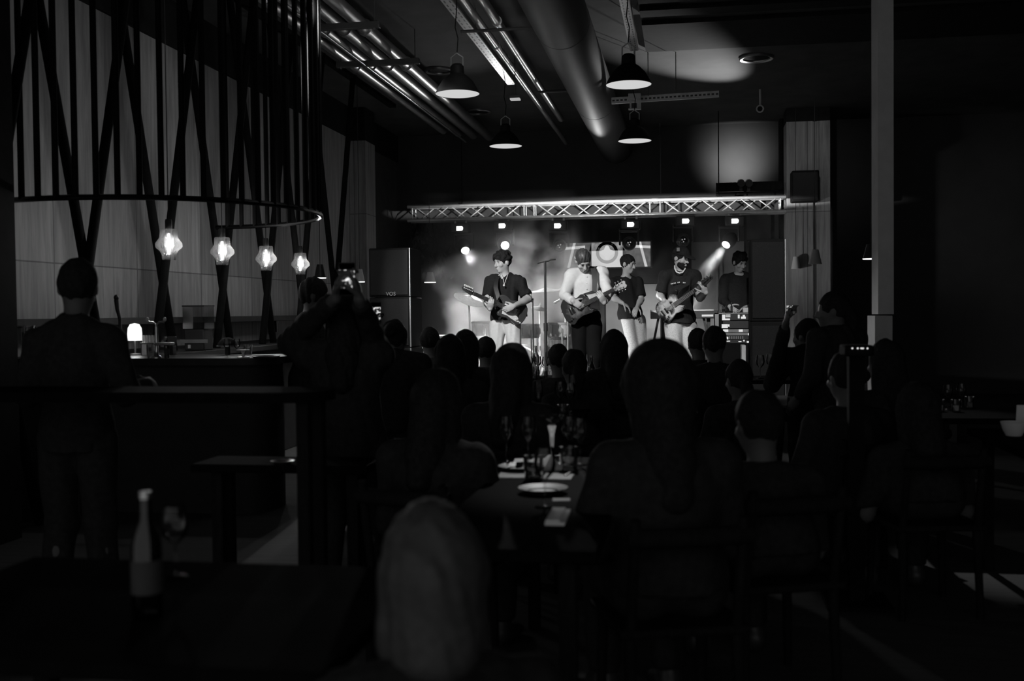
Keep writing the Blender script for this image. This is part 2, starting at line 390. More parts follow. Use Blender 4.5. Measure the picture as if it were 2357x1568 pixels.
def person(label, J, f, u, hair='short', top='tee', topmat=None, botmat=None, skin=None, hairmat=None, h=0.012, g=1.0, hands=None, beard=False,
           hk=1.0, group=None, extra=None, seed=0, shoes=True, hairvol=1.0):
    topmat = topmat or DARKCLOTH; botmat = botmat or DARKCLOTH; skin = skin or SKIN; hairmat = hairmat or HAIR; hands = hands or {}
    pel, nek, hc = J['pel'], J['nek'], J['hc']
    U = nrm(nek - pel); S = J['shR'] - J['shL']; S = nrm(S - U * S.dot(U)); Fw = nrm(U.cross(S)); Fw = Fw if Fw.dot(J['fw']) > 0 else -Fw
    B = [S, Fw, U]; T = (nek - pel).length / 0.52
    mid = lambda t, b=0.0: pel + (nek - pel) * t + Fw * b
    def torso(fl, e=0.0):
        fl.ell(mid(0.70, -0.005), (0.158 * g + e, 0.105 * g + e, 0.17 * T + e), B, k=0.04)
        fl.ell(mid(0.36, 0.005), (0.138 * g + e, 0.098 * g + e, 0.17 * T + e), B, k=0.04)
        fl.ell(mid(0.04), (0.158 * g + e, 0.112 * g + e, 0.115 + e), B, k=0.04)
        for sd in ('L', 'R'):
            fl.cone(mid(0.97, -0.01), J['sh' + sd], 0.048 + e, 0.054 * g + e, k=0.035)
    bd = Field(); torso(bd)
    bd.cone(mid(0.93), hc - U * 0.03 - nrm(f) * 0.015, 0.056, 0.052, k=0.025)
    P, R, HB, hf, hu, hs = head(bd, hc, f, u, hk)
    for sd in ('L', 'R'):
        arm(bd, J['sh' + sd], J['el' + sd], J['wr' + sd], g)
        w = J['wr' + sd]; dd = nrm(w - J['el' + sd]); hd = hands.get(sd) or dict(d=dd, n=nrm(pel + Fw * 0.2 - w), t=Fw + U, curl=0.5)
        hand(bd, w, hd['d'], hd['n'], hd['t'], hd.get('curl', 0.5))
        hp, kn, an = J['hip' + sd], J['kn' + sd], J['an' + sd]
        bd.cone(hp, kn, 0.083 * g, 0.055, k=0.03); bd.cone(kn, an, 0.052, 0.036, k=0.02); bd.ell(kn + (an - kn) * 0.3 - Fw * 0.012, (0.056, 0.056, 0.11), np.array(basis(an - kn)).T, k=0.03)
        toe = J.get('toe' + sd) or an + Fw * 0.17 - V(0, 0, 0.045); bd.cone(an - V(0, 0, 0.03), toe, 0.036, 0.026, k=0.02)
    base = V(pel.x, pel.y, min(J['anL'].z, J['anR'].z) - 0.08)
    root = sdf_obj('person', bd, skin, h, loc=base)
    tag(root, label, 'person', group)
    hh = max(h, 0.007)
    if h < 0.01:
        R3 = Matrix([tuple(v) for v in HB]).transposed()
        for e in (-1, 1):
            part('eyebrow', MB().ell(P(e * 0.034, 0.0925, 0.0245), R(0.019, 0.007, 0.0042), R3, 12, 8), hairmat, root); part('eye', MB().ell(P(e * 0.033, 0.0865, 0.004), R(0.0105, 0.006, 0.0048), R3, 12, 8), HAIR, root)
    # hair
    if hair:
        hr = Field(); v = hairvol
        hr.ell(P(0, -0.012, 0.030), R(0.086 * v, 0.106 * v, 0.108 * v), HB, k=0.02)
        if hair in ('curly',):
            rs = random.Random(seed)
            for _ in range(26):
                a = rs.uniform(0, 6.28); z = rs.uniform(0.0, 1.0); q = math.sqrt(1 - z * z)
                hr.ell(P(0.082 * q * math.cos(a), -0.008 + 0.100 * q * math.sin(a), 0.045 + 0.092 * z), R(0.026, 0.026, 0.024), HB, k=0.012)
        hr.ell(P(0, 0.112, -0.065), R(0.080, 0.085, 0.118), HB, k=0.012, op='sub')
        if hair in ('short', 'curly', 'cap'): hr.cut(-hu + hf * 0.25, P(0, -0.08, -0.070))
        for e in (-1, 1): hr.ell(P(e * 0.088, 0.004, -0.012), R(0.018, 0.028, 0.034), HB, k=0.008, op='sub')
        if hair == 'long':
            hr.cone(P(0, -0.045, 0.02), mid(0.86, -0.085), 0.090, 0.075, k=0.03)
            for e in (-1, 1): hr.cone(P(e * 0.062, -0.015, 0.01), mid(0.88, -0.03) + S * e * 0.075, 0.040, 0.035, k=0.03)
            hr.cone(mid(0.86, -0.085), mid(0.62, -0.115), 0.075, 0.055, k=0.03)
        if hair == 'bob':
            hr.cone(P(0, -0.04, 0.0), P(0, -0.055, -0.13), 0.088, 0.080, k=0.03)
            for e in (-1, 1): hr.cone(P(e * 0.066, -0.01, 0.0), P(e * 0.072, -0.005, -0.13), 0.034, 0.036, k=0.03)
        if hair == 'bun': hr.ell(P(0, -0.11, 0.07), R(0.045, 0.045, 0.045), HB, k=0.015)
        if hair == 'tail':
            hr.cone(P(0, -0.10, 0.02), P(0, -0.135, -0.06), 0.034, 0.040, k=0.02); hr.cone(P(0, -0.135, -0.06), P(0, -0.115, -0.20), 0.040, 0.018, k=0.02)
        sdf_obj('hair', hr, hairmat, hh, root, fold=0.0022, seed=seed + 3, fs=3.0)
    if beard:
        br = Field(); br.ell(P(0, 0.030, -0.058), R(0.065, 0.071, 0.070), HB, k=0.02); br.ell(P(0, 0.064, -0.102), R(0.031, 0.029, 0.024), HB, k=0.02)
        br.ell(P(0, 0.088, -0.056), R(0.030, 0.016, 0.006), HB, k=0.006)
        br.ell(P(0, 0.10, -0.015), R(0.10, 0.06, 0.036), HB, k=0.012, op='sub'); br.ell(P(0, 0.11, -0.071), R(0.026, 0.03, 0.011), HB, k=0.005, op='sub'); br.cut(hu, P(0, 0, -0.015))
        sdf_obj('beard', br, hairmat, hh, root, fold=0.001, seed=4, fs=3)
    if hair == 'cap':
        cp = Field(); cp.ell(P(0, -0.006, 0.040), R(0.092, 0.112, 0.100), HB, k=0.02); cp.cut(-hu - hf * 0.05, P(0, 0, 0.036))
        cp2 = Field(); cp2.ell(P(0, 0.125, 0.030), R(0.072, 0.078, 0.012), [hs, nrm(hf - hu * 0.25), nrm(hu + hf * 0.25)], k=0.01)
        c1 = sdf_obj('baseball_cap', cp, BLACKTEE, hh, root); sdf_obj('cap_visor', cp2, BLACKTEE, hh, c1)
    # clothes
    tp = Field(); e = 0.016 if top == 'tee' else 0.018; torso(tp, e)
    for sd in ('L', 'R'):
        a, b, w = J['sh' + sd], J['el' + sd], J['wr' + sd]
        if top == 'tee':
            q = a + (b - a) * 0.78; tp.cone(a, q, 0.066 * g, 0.068 * g, k=0.03, flat=True)
        else:
            tp.cone(a, b, 0.068 * g, 0.061 * g, k=0.03); tp.cone(b, b + (w - b) * 0.93, 0.062 * g, 0.043, k=0.02, flat=True)
    tp.cone(mid(0.99, 0.012), hc + Fw * 0.01, 0.064 if top != 'shirt' else 0.056, 0.075, k=0.008, op='sub')
    if top in ('shirt', 'jacket'): tp.cone(mid(1.04, 0.12), mid(0.86, 0.15), 0.05, 0.02, k=0.006, op='sub')
    hem = pel - U * J.get('hem', 0.06)
    tp.cone(mid(0.1), hem - U * 0.05, 0.14 * g, 0.15 * g, k=0.05); tp.cut(-U, hem)
    so = sdf_obj({'tee': 't_shirt', 'shirt': 'shirt', 'jacket': 'jacket', 'sweater': 'sweater'}[top], tp, topmat, h, root, fold=0.0034 if h < 0.01 else 0.002, seed=seed, fs=1.15)
    bt = Field(); bt.ell(mid(0.04), (0.166 * g, 0.120 * g, 0.125), B, k=0.03)
    for sd in ('L', 'R'):
        hp, kn, an = J['hip' + sd], J['kn' + sd], J['an' + sd]
        bt.cone(hp, kn, 0.097 * g, 0.074, k=0.02); bt.cone(kn, kn + (an - kn) * 0.95, 0.074, 0.062, k=0.02, flat=True)
    bt.cut(U, pel + U * 0.08)
    sdf_obj('trousers', bt, botmat, h, root, fold=0.0028 if h < 0.01 else 0.002, seed=seed + 1)
    if shoes:
        for sd in ('L', 'R'):
            an = J['an' + sd]; toe = J.get('toe' + sd) or an + Fw * 0.17 - V(0, 0, 0.045)
            sh = Field(); sh.cone(an - V(0, 0, 0.035) - Fw * 0.02, toe, 0.046, 0.036, k=0.02); sh.cone(an - V(0, 0, 0.04), an + V(0, 0, 0.02), 0.046, 0.045, k=0.02); sh.cut(V(0, 0, -1), V(0, 0, an.z - 0.082))
            sdf_obj('shoe', sh, SHOE, max(h, 0.01), root)
    return root, dict(P=P, HB=HB, mid=mid, S=S, Fw=Fw, U=U, shirt=so)
# ------------------------------------------------------------------ setting
XL, XR, YB, ZC, ZS = -5.0, 5.6, 18.2, 4.5, 0.38
YP = onX(805, 500, XL).y                       # where the timber wall ends
def wood_mat(name, base, y0, pw, seamz, var=0.3):
    m = bpy.data.materials.new(name); m.use_nodes = True; nt = m.node_tree; L = nt.links.new; b = nt.nodes['Principled BSDF']
    tc = nt.nodes.new('ShaderNodeTexCoord'); sp = nt.nodes.new('ShaderNodeSeparateXYZ'); L(tc.outputs['Object'], sp.inputs[0])
    def ma(op, a, c=None, d=None):
        n = nt.nodes.new('ShaderNodeMath'); n.operation = op
        for i, x in enumerate((a, c, d)):
            if x is None: continue
            if isinstance(x, (int, float)): n.inputs[i].default_value = x
            else: L(x, n.inputs[i])
        return n.outputs[0]
    u = ma('DIVIDE', ma('SUBTRACT', ma('ADD', sp.outputs['X'], sp.outputs['Y']), y0), pw)
    row = ma('GREATER_THAN', sp.outputs['Z'], seamz)
    cell = ma('ADD', ma('FLOOR', u), ma('MULTIPLY', row, 17.3))
    wn = nt.nodes.new('ShaderNodeTexWhiteNoise'); wn.noise_dimensions = '1D'; L(cell, wn.inputs['W'])
    mp = nt.nodes.new('ShaderNodeMapping'); mp.inputs['Scale'].default_value = (7, 7, 0.55); L(tc.outputs['Object'], mp.inputs[0])
    no = nt.nodes.new('ShaderNodeTexNoise'); no.inputs['Scale'].default_value = 2.2; no.inputs['Detail'].default_value = 7; no.inputs['Roughness'].default_value = 0.65; no.inputs['Distortion'].default_value = 0.6
    L(mp.outputs[0], no.inputs['Vector'])
    fr = ma('FRACT', u); sv = ma('LESS_THAN', ma('MINIMUM', fr, ma('SUBTRACT', 1.0, fr)), 0.006 / pw)
    sh = ma('LESS_THAN', ma('ABSOLUTE', ma('SUBTRACT', sp.outputs['Z'], seamz)), 0.006)
    seam = ma('SUBTRACT', 1.0, ma('MULTIPLY', ma('MAXIMUM', sv, sh), 0.55))
    tone = ma('MULTIPLY', ma('ADD', 1 - var / 2, ma('MULTIPLY', wn.outputs['Value'], var)), ma('ADD', 0.2, ma('MULTIPLY', no.outputs['Fac'], 1.6)))
    val = ma('MULTIPLY', ma('MULTIPLY', tone, seam), base)
    cb = nt.nodes.new('ShaderNodeCombineColor'); [L(val, cb.inputs[i]) for i in range(3)]
    L(cb.outputs[0], b.inputs['Base Color']); b.inputs['Roughness'].default_value = 0.55; b.inputs['Specular IOR Level'].default_value = 0.25
    return m
WOOD = wood_mat('pale timber panels', 0.42, 7.85 + XL, 1.31, 1.83)
WOODP = wood_mat('pillar timber panels', 0.36, 0.0, 0.46, 2.9, 0.15)
BLACK = M('black paint', 0.02, 0.8, var=0.2, spec=0.1); CEIL = M('dark ceiling paint', 0.065, 0.9, var=0.2, scale=3)
WALLB = M('grey plaster', 0.05, 0.85, var=0.08, scale=3, bump=0.05); FLOORM = M('dark floor boards', 0.04, 0.8, var=0.3, scale=3, stretch=(1, 12, 1))
DKWALL = M('dark plaster', 0.08, 0.85, var=0.15, scale=4); STAGEM = M('stage deck', 0.06, 0.6, var=0.2)
struct('floor', MB().box2((-6.2, -2.5, -0.12), (XR + 0.2, YB + 0.2, 0)), FLOORM, 'dark floor of the venue under tables and stage', 'floor', smooth=False)
struct('ceiling', MB().box2((-6.2, -2.5, ZC), (XR + 0.2, YB + 0.2, ZC + 0.15)), CEIL, 'dark painted ceiling above pipes and lamps', 'ceiling', smooth=False)
zt = onX(560, 194, XL).z
struct('wall_left', MB().box2((XL - 0.15, 1.0, 0), (XL, YP + 0.5, zt)), WOOD, 'left wall clad in pale timber panels behind the bar', 'wall', smooth=False)
struct('trim_1', MB().box2((XL - 0.15, 1.0, zt), (XL + 0.03, YB, ZC)), BLACK, 'black bulkhead running above the timber wall', 'trim', smooth=False)
px1 = onY(843, 500, YP).x; pz1 = onY(822, 324, YP).z
struct('wall_pier', MB().box2((XL + 0.005, YP, 0), (px1, YP + 0.5, pz1)), WOODP, 'timber pier at the end of the timber wall', 'wall', smooth=False)
struct('trim_2', MB().box2((XL + 0.005, YP, pz1), (px1, YP + 0.5, ZC)), BLACK, 'black box above the timber pier', 'trim', smooth=False)
struct('wall_left_rear', MB().box2((XL - 0.15, YP + 0.5, 0), (XL, YB, ZC)), DKWALL, 'dark left wall beside the stage', 'wall', smooth=False)
struct('wall_back', MB().box2((XL - 0.15, YB, 0), (XR, YB + 0.15, ZC)), WALLB, 'back wall behind the stage and truss', 'wall', smooth=False)
struct('wall_right', MB().box2((XR, -2.5, 0), (XR + 0.15, YB, ZC)), DKWALL, 'dark right wall of the venue', 'wall', smooth=False)
struct('stage', MB().box2((-3.55, 11.55, 0.0), (2.75, YB - 0.02, ZS)), STAGEM, 'low stage platform carrying the band', 'stage', smooth=False)
# pillar right of the stage, clad in timber
Yq = 17.0; qa, qb, qm = onY(1811, 500, Yq).x, onY(1911, 500, Yq).x, onY(1876, 500, Yq).x; qz = onY(1860, 279, Yq).z
pm = MB().box2((qa, Yq, 0), (qm - 0.03, Yq + 0.5, qz)).box2((qm + 0.03, Yq, 0), (qb, Yq + 0.5, qz)).box2((qm - 0.03, Yq + 0.04, 0), (qm + 0.03, Yq + 0.5, qz))
struct('pillar_right', pm, WOODP, 'timber clad pillar right of the stage truss', 'pillar', smooth=False)
struct('trim_3', MB().box2((qa, Yq, qz), (qb, Yq + 0.5, ZC)), BLACK, 'black box above the timber pillar', 'trim', smooth=False)
struct('trim_4', MB().box2((onY(1796, 500, 17.9).x, 17.9, 0), (qa + 0.05, YB, ZC)), BLACK, 'black upright trim between back wall and pillar', 'trim', smooth=False)
# slim grey post nearer on the right, with a wider sleeve at its foot
Dq = 8.6; ca, cb_ = at(2021, 500, Dq), at(2056, 500, Dq); cz = at(2035, 727, Dq).z; sa, sb = at(2014, 750, Dq - 0.05), at(2053, 750, Dq - 0.05)
POST = M('grey post paint', 0.55, 0.7, var=0.06)
struct('post', MB().box2((ca.x, ca.y, cz + 0.012), (cb_.x, ca.y + 0.3, ZC)), POST, 'slim grey post rising to the ceiling on the right', 'post', smooth=False)
struct('post_sleeve', MB().box2((sa.x, sa.y, 0), (sb.x, sa.y + 0.36, cz)), POST, 'wider grey sleeve around the foot of the slim grey post', 'post', smooth=False)
# black column at the left edge of the view
c0 = at(34, 500, 6.7)
struct('column', MB().box2((c0.x - 0.45, c0.y - 0.3, 0), (c0.x, c0.y, ZC)), BLACK, 'black column at the left edge before the bar', 'column', smooth=False)
# flat black bands towards the right: beams widened over ceiling that is only unlit
for i, (y0_, y1_) in enumerate(((11.55, 12.75), (11.0, 11.25), (10.0, 10.75))):
    struct('dark_ceiling_band', MB().box2((-0.45, y0_, ZC - 0.05), (XR, y1_, ZC)), BLACK, 'flat black ceiling band crossing towards the right wall, %s from the stage' % ('first', 'second', 'third')[i], 'dark band', smooth=False)
# moulded door panels on the back wall, right part of the stage
xa, xb, xc, xd = (onY(p, 600, YB).x for p in (1650, 1660, 1716, 1730)); zt1 = onY(1690, 556, YB).z
PANEL = M('pale panel paint', 0.2, 0.6, var=0.04)
mb = MB().box2((xa - 0.42, YB - 0.02, 0.4), (xd, YB - 0.001, zt1))
for x in (xa, xb, xc, xd): mb.box2((x - 0.02, YB - 0.05, 0.4), (x + 0.02, YB - 0.02, zt1))
struct('wall_panel', mb, PANEL, 'pale moulded wall panel behind the keyboard player', 'wall', smooth=False)
lw_ = MB().box2((onY(1395, 700, YB).x, YB - 0.03, 0.4), (onY(1520, 700, YB).x, YB - 0.001, onY(1450, 655, YB).z))
struct('wall_panel_low', lw_, M('pale skirting panel', 0.42, 0.7, var=0.05), 'pale low wall panel under the video screen', 'wall', smooth=False)
# ------------------------------------------------------------------ bar along the left wall
BARTOP = M('dark bar top', 0.02, 0.35, var=0.3, spec=0.2); BARFRONT = M('dark bar front', 0.02, 0.7, var=0.2); STEEL = M('brushed steel', 0.6, 0.28, metal=1.0, var=0.06)
IRON = M('black iron', 0.025, 0.38, metal=0.0, var=0.15, spec=0.5); CLEAR = GLASS('clear glass', 0.94, 0.35); BULB = EM('bulb filament', 4.0); SOCKET = M('black socket', 0.02, 0.5)
PALE = M('pale ceramic', 0.7, 0.35, var=0.04); LAMPGLASS = GLASS('ribbed lamp glass', 0.93, 0.32, cloudy=0.013)
ZB = 1.1
t = thing('bar_counter', 'long dark bar counter before the timber wall, corner rounded at its right end', 'counter', (-3.9, 7.3, 0))
def round_rect(x0, y0, x1, y1, r, n=7):
    P = []
    for cx, cy, a0 in ((x1 - r, y0 + r, -90), (x1 - r, y1 - r, 0), (x0 + r, y1 - r, 90), (x0 + r, y0 + r, 180)):
        for i in range(n): a = math.radians(a0 + 90 * i / (n - 1)); P.append((cx + r * math.cos(a), cy + r * math.sin(a)))
    return P
bx1 = at(642, 826, 7.5).x
part('counter_top', MB().prism(round_rect(-4.99, 6.95, bx1, 7.65, 0.22), ZB - 0.05, ZB), BARTOP, t, ang=30)
part('front_panel', MB().prism(round_rect(-4.97, 7.03, bx1 - 0.08, 7.57, 0.18), 0, ZB - 0.05), BARFRONT, t, ang=30)
t = thing('back_counter', 'dark service counter standing against the timber wall under the wooden lattice', 'counter', (-4.5, 10, 0))
part('counter_top', MB().box2((-4.99, 7.7, ZB - 0.05), (-4.0, YP - 0.2, ZB)), BARTOP, t, bev=0.006)
part('cabinet_body', MB().box2((-4.97, 7.72, 0), (-4.08, YP - 0.22, ZB - 0.05)), BARFRONT, t, bev=0.006)
t = thing('wall_shelf', 'narrow dark shelf fixed along the foot of the timber wall', 'shelf', (-4.9, 10, 1.3))
z1 = onX(560, 728, -4.75).z
part('shelf_board', MB().box2((-4.995, 6.9, z1 - 0.06), (-4.74, YP - 0.1, z1)), M('dark shelf wood', 0.05, 0.6), t, bev=0.004)
part('bracket', MB().box2((-4.995, 7.6, z1 - 0.2), (-4.95, 7.66, z1 - 0.06)), IRON, t); part('bracket', MB().box2((-4.995, 12.4, z1 - 0.2), (-4.95, 12.46, z1 - 0.06)), IRON, t)
# lattice of crossing dark rods
YL, XLT = [onX(p, 610, -4.28).y for p in (200, 375, 512, 614, 693, 771)], -4.28
zx = 1.87; pitch = 1.1; sl = 0.55 / 1.93
t = thing('lattice_screen', 'dark timber lattice of crossing rods from back counter to ceiling along the left wall', 'lattice', (XLT, 9.9, ZB))
RODM = M('black rods', 0.008, 0.9, var=0.2, spec=0.05)
for i, y in enumerate(YL + [YL[0] - 1.12]):
    for sgn in (-1, 1):
        zb_ = ZB if y > 6.9 else 0.0; yb = y - sgn * sl * (zx - zb_); yt = y + sgn * sl * (ZC - zx)
        xo = XLT + sgn * 0.03
        part('rod', MB().cyl((xo, yb, zb_), (xo, yt, ZC), 0.036, n=10), RODM, t)
rail = MB().box2((XLT - 0.05, 7, ZC - 0.05), (XLT + 0.05, YP - 0.1, ZC)); part('top_rail', rail, RODM, t)
# hanging ring of vertical rods
RC, RR, RZ = V(-3.97, 7.55, 2.165), 1.24, 2.205
t = thing('ring_chandelier', 'large iron ring hung on many vertical rods above the bar', 'chandelier', RC)
def on_ring(a): q = RC + V(math.cos(a) * RR, math.sin(a) * RR, 0); return q if q.y < RC.y + 0.35 or proj(q)[0] > 494 else None
ringp = [q for q in (on_ring(2 * math.pi * i / 144 - 3.6) for i in range(144)) if q]
part('ring', MB().tube(ringp, 0.019, 8), M('polished dark iron', 0.10, 0.22, metal=1.0), t)
for i in range(58):
    a = 2 * math.pi * (i + 0.3) / 58; p = on_ring(a)
    if p is None: continue
    part('rod', MB().cyl(p, (p.x, p.y, ZC), 0.0205, n=8), RODM, t)
# four glass pendants hung from the lattice
def glass_pendant(px, ytop, ybot, wpx, label, first=None):
    D = 2450 * 0.195 / wpx; top = at(px, ytop, D); hgt = (ybot - ytop) * D / 2450
    if first: return dup(first, top, label=label)
    t = thing('glass_pendant', label, 'pendant lamp', top, group='glass pendants over the bar'); r = 0.0975; k = hgt
    prof = [(0.50, -1.0), (0.53, -0.86), (0.58, -0.79), (0.70, -0.70), (0.97, -0.60), (1.0, -0.56), (0.99, -0.46), (0.90, -0.40), (0.72, -0.30), (0.68, -0.25), (0.65, -0.04), (0.60, 0.0), (0.25, 0.004)]
    part('glass_shade', MB().lathe([(a * r, b * k) for a, b in prof], 36), LAMPGLASS, t, world=False, ang=180)
    part('socket', MB().lathe([(0.001, 0.075), (0.022, 0.075), (0.026, 0.06), (0.026, 0.0), (0.020, -0.03), (0.001, -0.03)], 18), SOCKET, t, world=False)
    fil = part('bulb', MB().lathe([(0.001, -0.03), (0.009, -0.035), (0.012, -0.06), (0.013, -0.15), (0.008, -0.185), (0.001, -0.19)], 14), BULB, t, world=False, ang=180)
    bg = part('bulb_glass', MB().lathe([(0.014, -0.02), (0.034, -0.06), (0.036, -0.12), (0.020, -0.185), (0.001, -0.195)], 20), GLASS('bulb envelope', 0.9, 0.2, cloudy=0.012), t, world=False, ang=180); bg.parent = fil
    part('cord', MB().cyl((0, 0, 0.07), (0, 0, ZC - top.z), 0.004, n=6), SOCKET, t, world=False)
    l = bpy.data.lights.new('pendant_light', 'POINT'); l.energy = 12.0; l.shadow_soft_size = 0.02
    o = bpy.data.objects.new('pendant_light', l); COL.objects.link(o); o.parent = t; o.location = (0.03, 0, -0.11)
    return t
gp = glass_pendant(388, 528, 598, 60, 'lit ribbed glass pendant over the bar, largest and nearest of the four')
glass_pendant(511, 547, 610, 54, 'lit ribbed glass pendant over the bar, second from the seated man at left', gp)
glass_pendant(612, 567, 624, 48, 'lit ribbed glass pendant over the bar, third in the row towards the stage', gp)
glass_pendant(691, 583, 634, 42, 'lit ribbed glass pendant above the man in profile at the bar', gp)
# small cone lamps
SHADE = M('white enamel', 0.6, 0.4, var=0.03); LEDW = EM('white diffuser', 1.4)
def cone_lamp(px, ybot, wpx, hpx, D, label, mat, wall_y=None, first=None, cord=True, glow=LEDW, watt=0.0):
    c = at(px, ybot, D); w = wpx * D / 2450; h = hpx * D / 2450
    t = thing('cone_lamp', label, 'lamp', c, group='small cone lamps')
    part('lamp_shade', MB().lathe([(w * 0.5, 0.004), (w * 0.48, 0.012), (w * 0.26, h), (0.001, h + 0.004)], 24), mat, t, world=False)
    part('diffuser', MB().lathe([(0.001, 0.0), (w * 0.49, 0.0), (w * 0.5, 0.010), (w * 0.47, 0.011)], 24), glow, t, world=False)
    part('cord', MB().cyl((0, 0, h), (0, 0, ZC - c.z), 0.004, n=6), SOCKET, t, world=False)
    if watt: lamp('cone_light', 'SPOT', c - V(0, 0, 0.01), watt, root=t, aim=c - V(0, 0, 1), size=120, blend=0.6, radius=0.05)
    return t
cone_lamp(737, 641, 28, 32, 13.2, 'small dark cone lamp before the timber wall, left of the raised phone', IRON)
cone_lamp(828, 650, 24, 30, 13.9, 'small pale cone lamp before the timber pier, right of the raised phone', SHADE)
cone_lamp(1876, 608, 31, 33, 15.5, 'small pale cone lamp on the timber pillar right of the stage', SHADE, glow=SHADE)
cone_lamp(1832, 619, 22, 28, 16.4, 'smaller cone lamp half hidden behind the right loudspeaker', SHADE, glow=SHADE)
cone_lamp(2004, 597, 36, 34, 12.5, 'small black cone lamp with a bright rim beside the slim grey post', IRON)
cone_lamp(990, 651, 27, 24, 16.4, 'pale cone lamp hanging at the back left of the stage', SHADE)
# ------------------------------------------------------------------ objects on the bar
def wineglass(h=0.2, r=0.038, stem=0.09, open_=0.8):
    return [(r * 0.95, 0.0), (r * 0.9, 0.003), (0.006, 0.008), (0.0035, 0.02), (0.0035, stem), (0.012, stem + 0.008), (r * 0.85, stem + 0.03), (r, stem + 0.055), (r * open_, h)]
GL_PROTO = {}
def glassware(kind, p, label, group, sc=1.0):
    if kind in GL_PROTO:
        o = dup(GL_PROTO[kind], p, label=label); o['group'] = group; o.scale = (sc, sc, sc); return o
    nm, cat = {'wine': ('wine_glass', 'wine glass'), 'tumbler': ('tumbler', 'glass'), 'pint': ('pint_glass', 'glass'), 'bottle': ('bottle', 'bottle'), 'coupe': ('coupe_glass', 'glass'), 'flute': ('flute_glass', 'glass')}[kind]
    t = thing(nm, label, cat, p, group=group); t.scale = (sc, sc, sc)
    if kind == 'wine':
        pr = wineglass(); part('bowl', MB().lathe(pr[5:], 24), CLEAR, t, world=False, ang=180); part('stem', MB().lathe(pr[2:6], 12), CLEAR, t, world=False, ang=180); part('foot', MB().lathe(pr[:3], 24), CLEAR, t, world=False, ang=180)
    elif kind == 'flute':
        part('bowl', MB().lathe([(0.005, 0.10), (0.016, 0.12), (0.024, 0.17), (0.022, 0.24)], 22), CLEAR, t, world=False, ang=180); part('stem', MB().cyl((0, 0, 0.006), (0, 0, 0.10), 0.004, n=8), CLEAR, t, world=False); part('foot', MB().lathe([(0.032, 0), (0.031, 0.003), (0.005, 0.008)], 22), CLEAR, t, world=False, ang=180)
    elif kind == 'coupe':
        part('bowl', MB().lathe([(0.006, 0.155), (0.03, 0.168), (0.05, 0.185), (0.054, 0.2)], 28), CLEAR, t, world=False, ang=180)
        part('stem', MB().lathe([(0.005, 0.006), (0.007, 0.05), (0.012, 0.12), (0.020, 0.155), (0.006, 0.156)], 16), GLASS('frosted stem', 0.9, 0.3, cloudy=0.5), t, world=False, ang=180)
        part('foot', MB().lathe([(0.042, 0), (0.041, 0.003), (0.005, 0.008)], 24), CLEAR, t, world=False, ang=180)
    elif kind == 'tumbler':
        part('glass_wall', MB().lathe([(0.001, 0.008), (0.030, 0.008), (0.033, 0.02), (0.038, 0.095), (0.040, 0.095), (0.034, 0.0), (0.001, 0.0)], 24), CLEAR, t, world=False, ang=50)
        part('drink', MB().lathe([(0.001, 0.010), (0.031, 0.010), (0.034, 0.05), (0.001, 0.05)], 20), GLASS('pale drink', 0.6, 0.2, cloudy=0.15), t, world=False)
    elif kind == 'pint':
        part('glass_wall', MB().lathe([(0.001, 0.01), (0.032, 0.01), (0.038, 0.08), (0.046, 0.15), (0.044, 0.19), (0.046, 0.19), (0.048, 0.15), (0.040, 0.08), (0.034, 0), (0.001, 0)], 24), CLEAR, t, world=False, ang=50)
        part('beer', MB().lathe([(0.001, 0.012), (0.031, 0.012), (0.037, 0.08), (0.044, 0.15), (0.001, 0.16)], 20), GLASS('dark beer', 0.25, 0.2, cloudy=0.1), t, world=False)
    elif kind == 'bottle':
        part('bottle_body', MB().lathe([(0.001, 0), (0.034, 0.0), (0.036, 0.01), (0.036, 0.17), (0.030, 0.20), (0.014, 0.235), (0.013, 0.29), (0.001, 0.29)], 22), GLASS('bottle glass', 0.35, 0.4), t, world=False)
        part('bottle_label', MB().lathe([(0.0365, 0.06), (0.0365, 0.14)], 22), M('dark label', 0.05, 0.7), t, world=False); part('bottle_cap', MB().cyl((0, 0, 0.285), (0, 0, 0.302), 0.015, n=14), STEEL, t, world=False)  # bottle label in a plain dark tone
    GL_PROTO[kind] = t
    return t
def onbar(px, D=None, py=834):
    p = onZ(px, py, ZB); y = min(max(p.y, 7.02), 7.56); q = onY(px, py, y); return V(q.x, y, ZB)
BG = 'glasses on the bar'
glassware('pint', V(*onbar(64, py=836)), 'tall pint glass at the far left end of the bar', BG, 1.25)
glassware('tumbler', V(*onbar(88, py=836)), 'short tumbler on the bar beside the tall pint glass', BG, 1.1)
glassware('bottle', V(*onbar(84, py=822)), 'bottle at the left end of the bar behind the tumbler', BG, 0.75)
glassware('wine', V(*onbar(101, py=828)), 'wine glass at the left end of the bar, right of the bottle', BG, 0.8)
glassware('wine', V(*onbar(523, py=836)), 'left wine glass of two beside the cap on the bar', BG, 0.66)
glassware('wine', V(*onbar(546, py=834)), 'right wine glass of two beside the cap on the bar', BG, 0.66)
glassware('tumbler', V(*onbar(571, py=812)), 'dark tumbler on the bar behind the white cake stand', BG, 0.8)
glassware('bottle', V(*onbar(384, py=836)), 'short bottle on the bar right of the beer taps', BG, 0.5)
glassware('tumbler', V(*onbar(351, py=834)), 'tumbler on the bar under the beer taps', BG, 1.0)
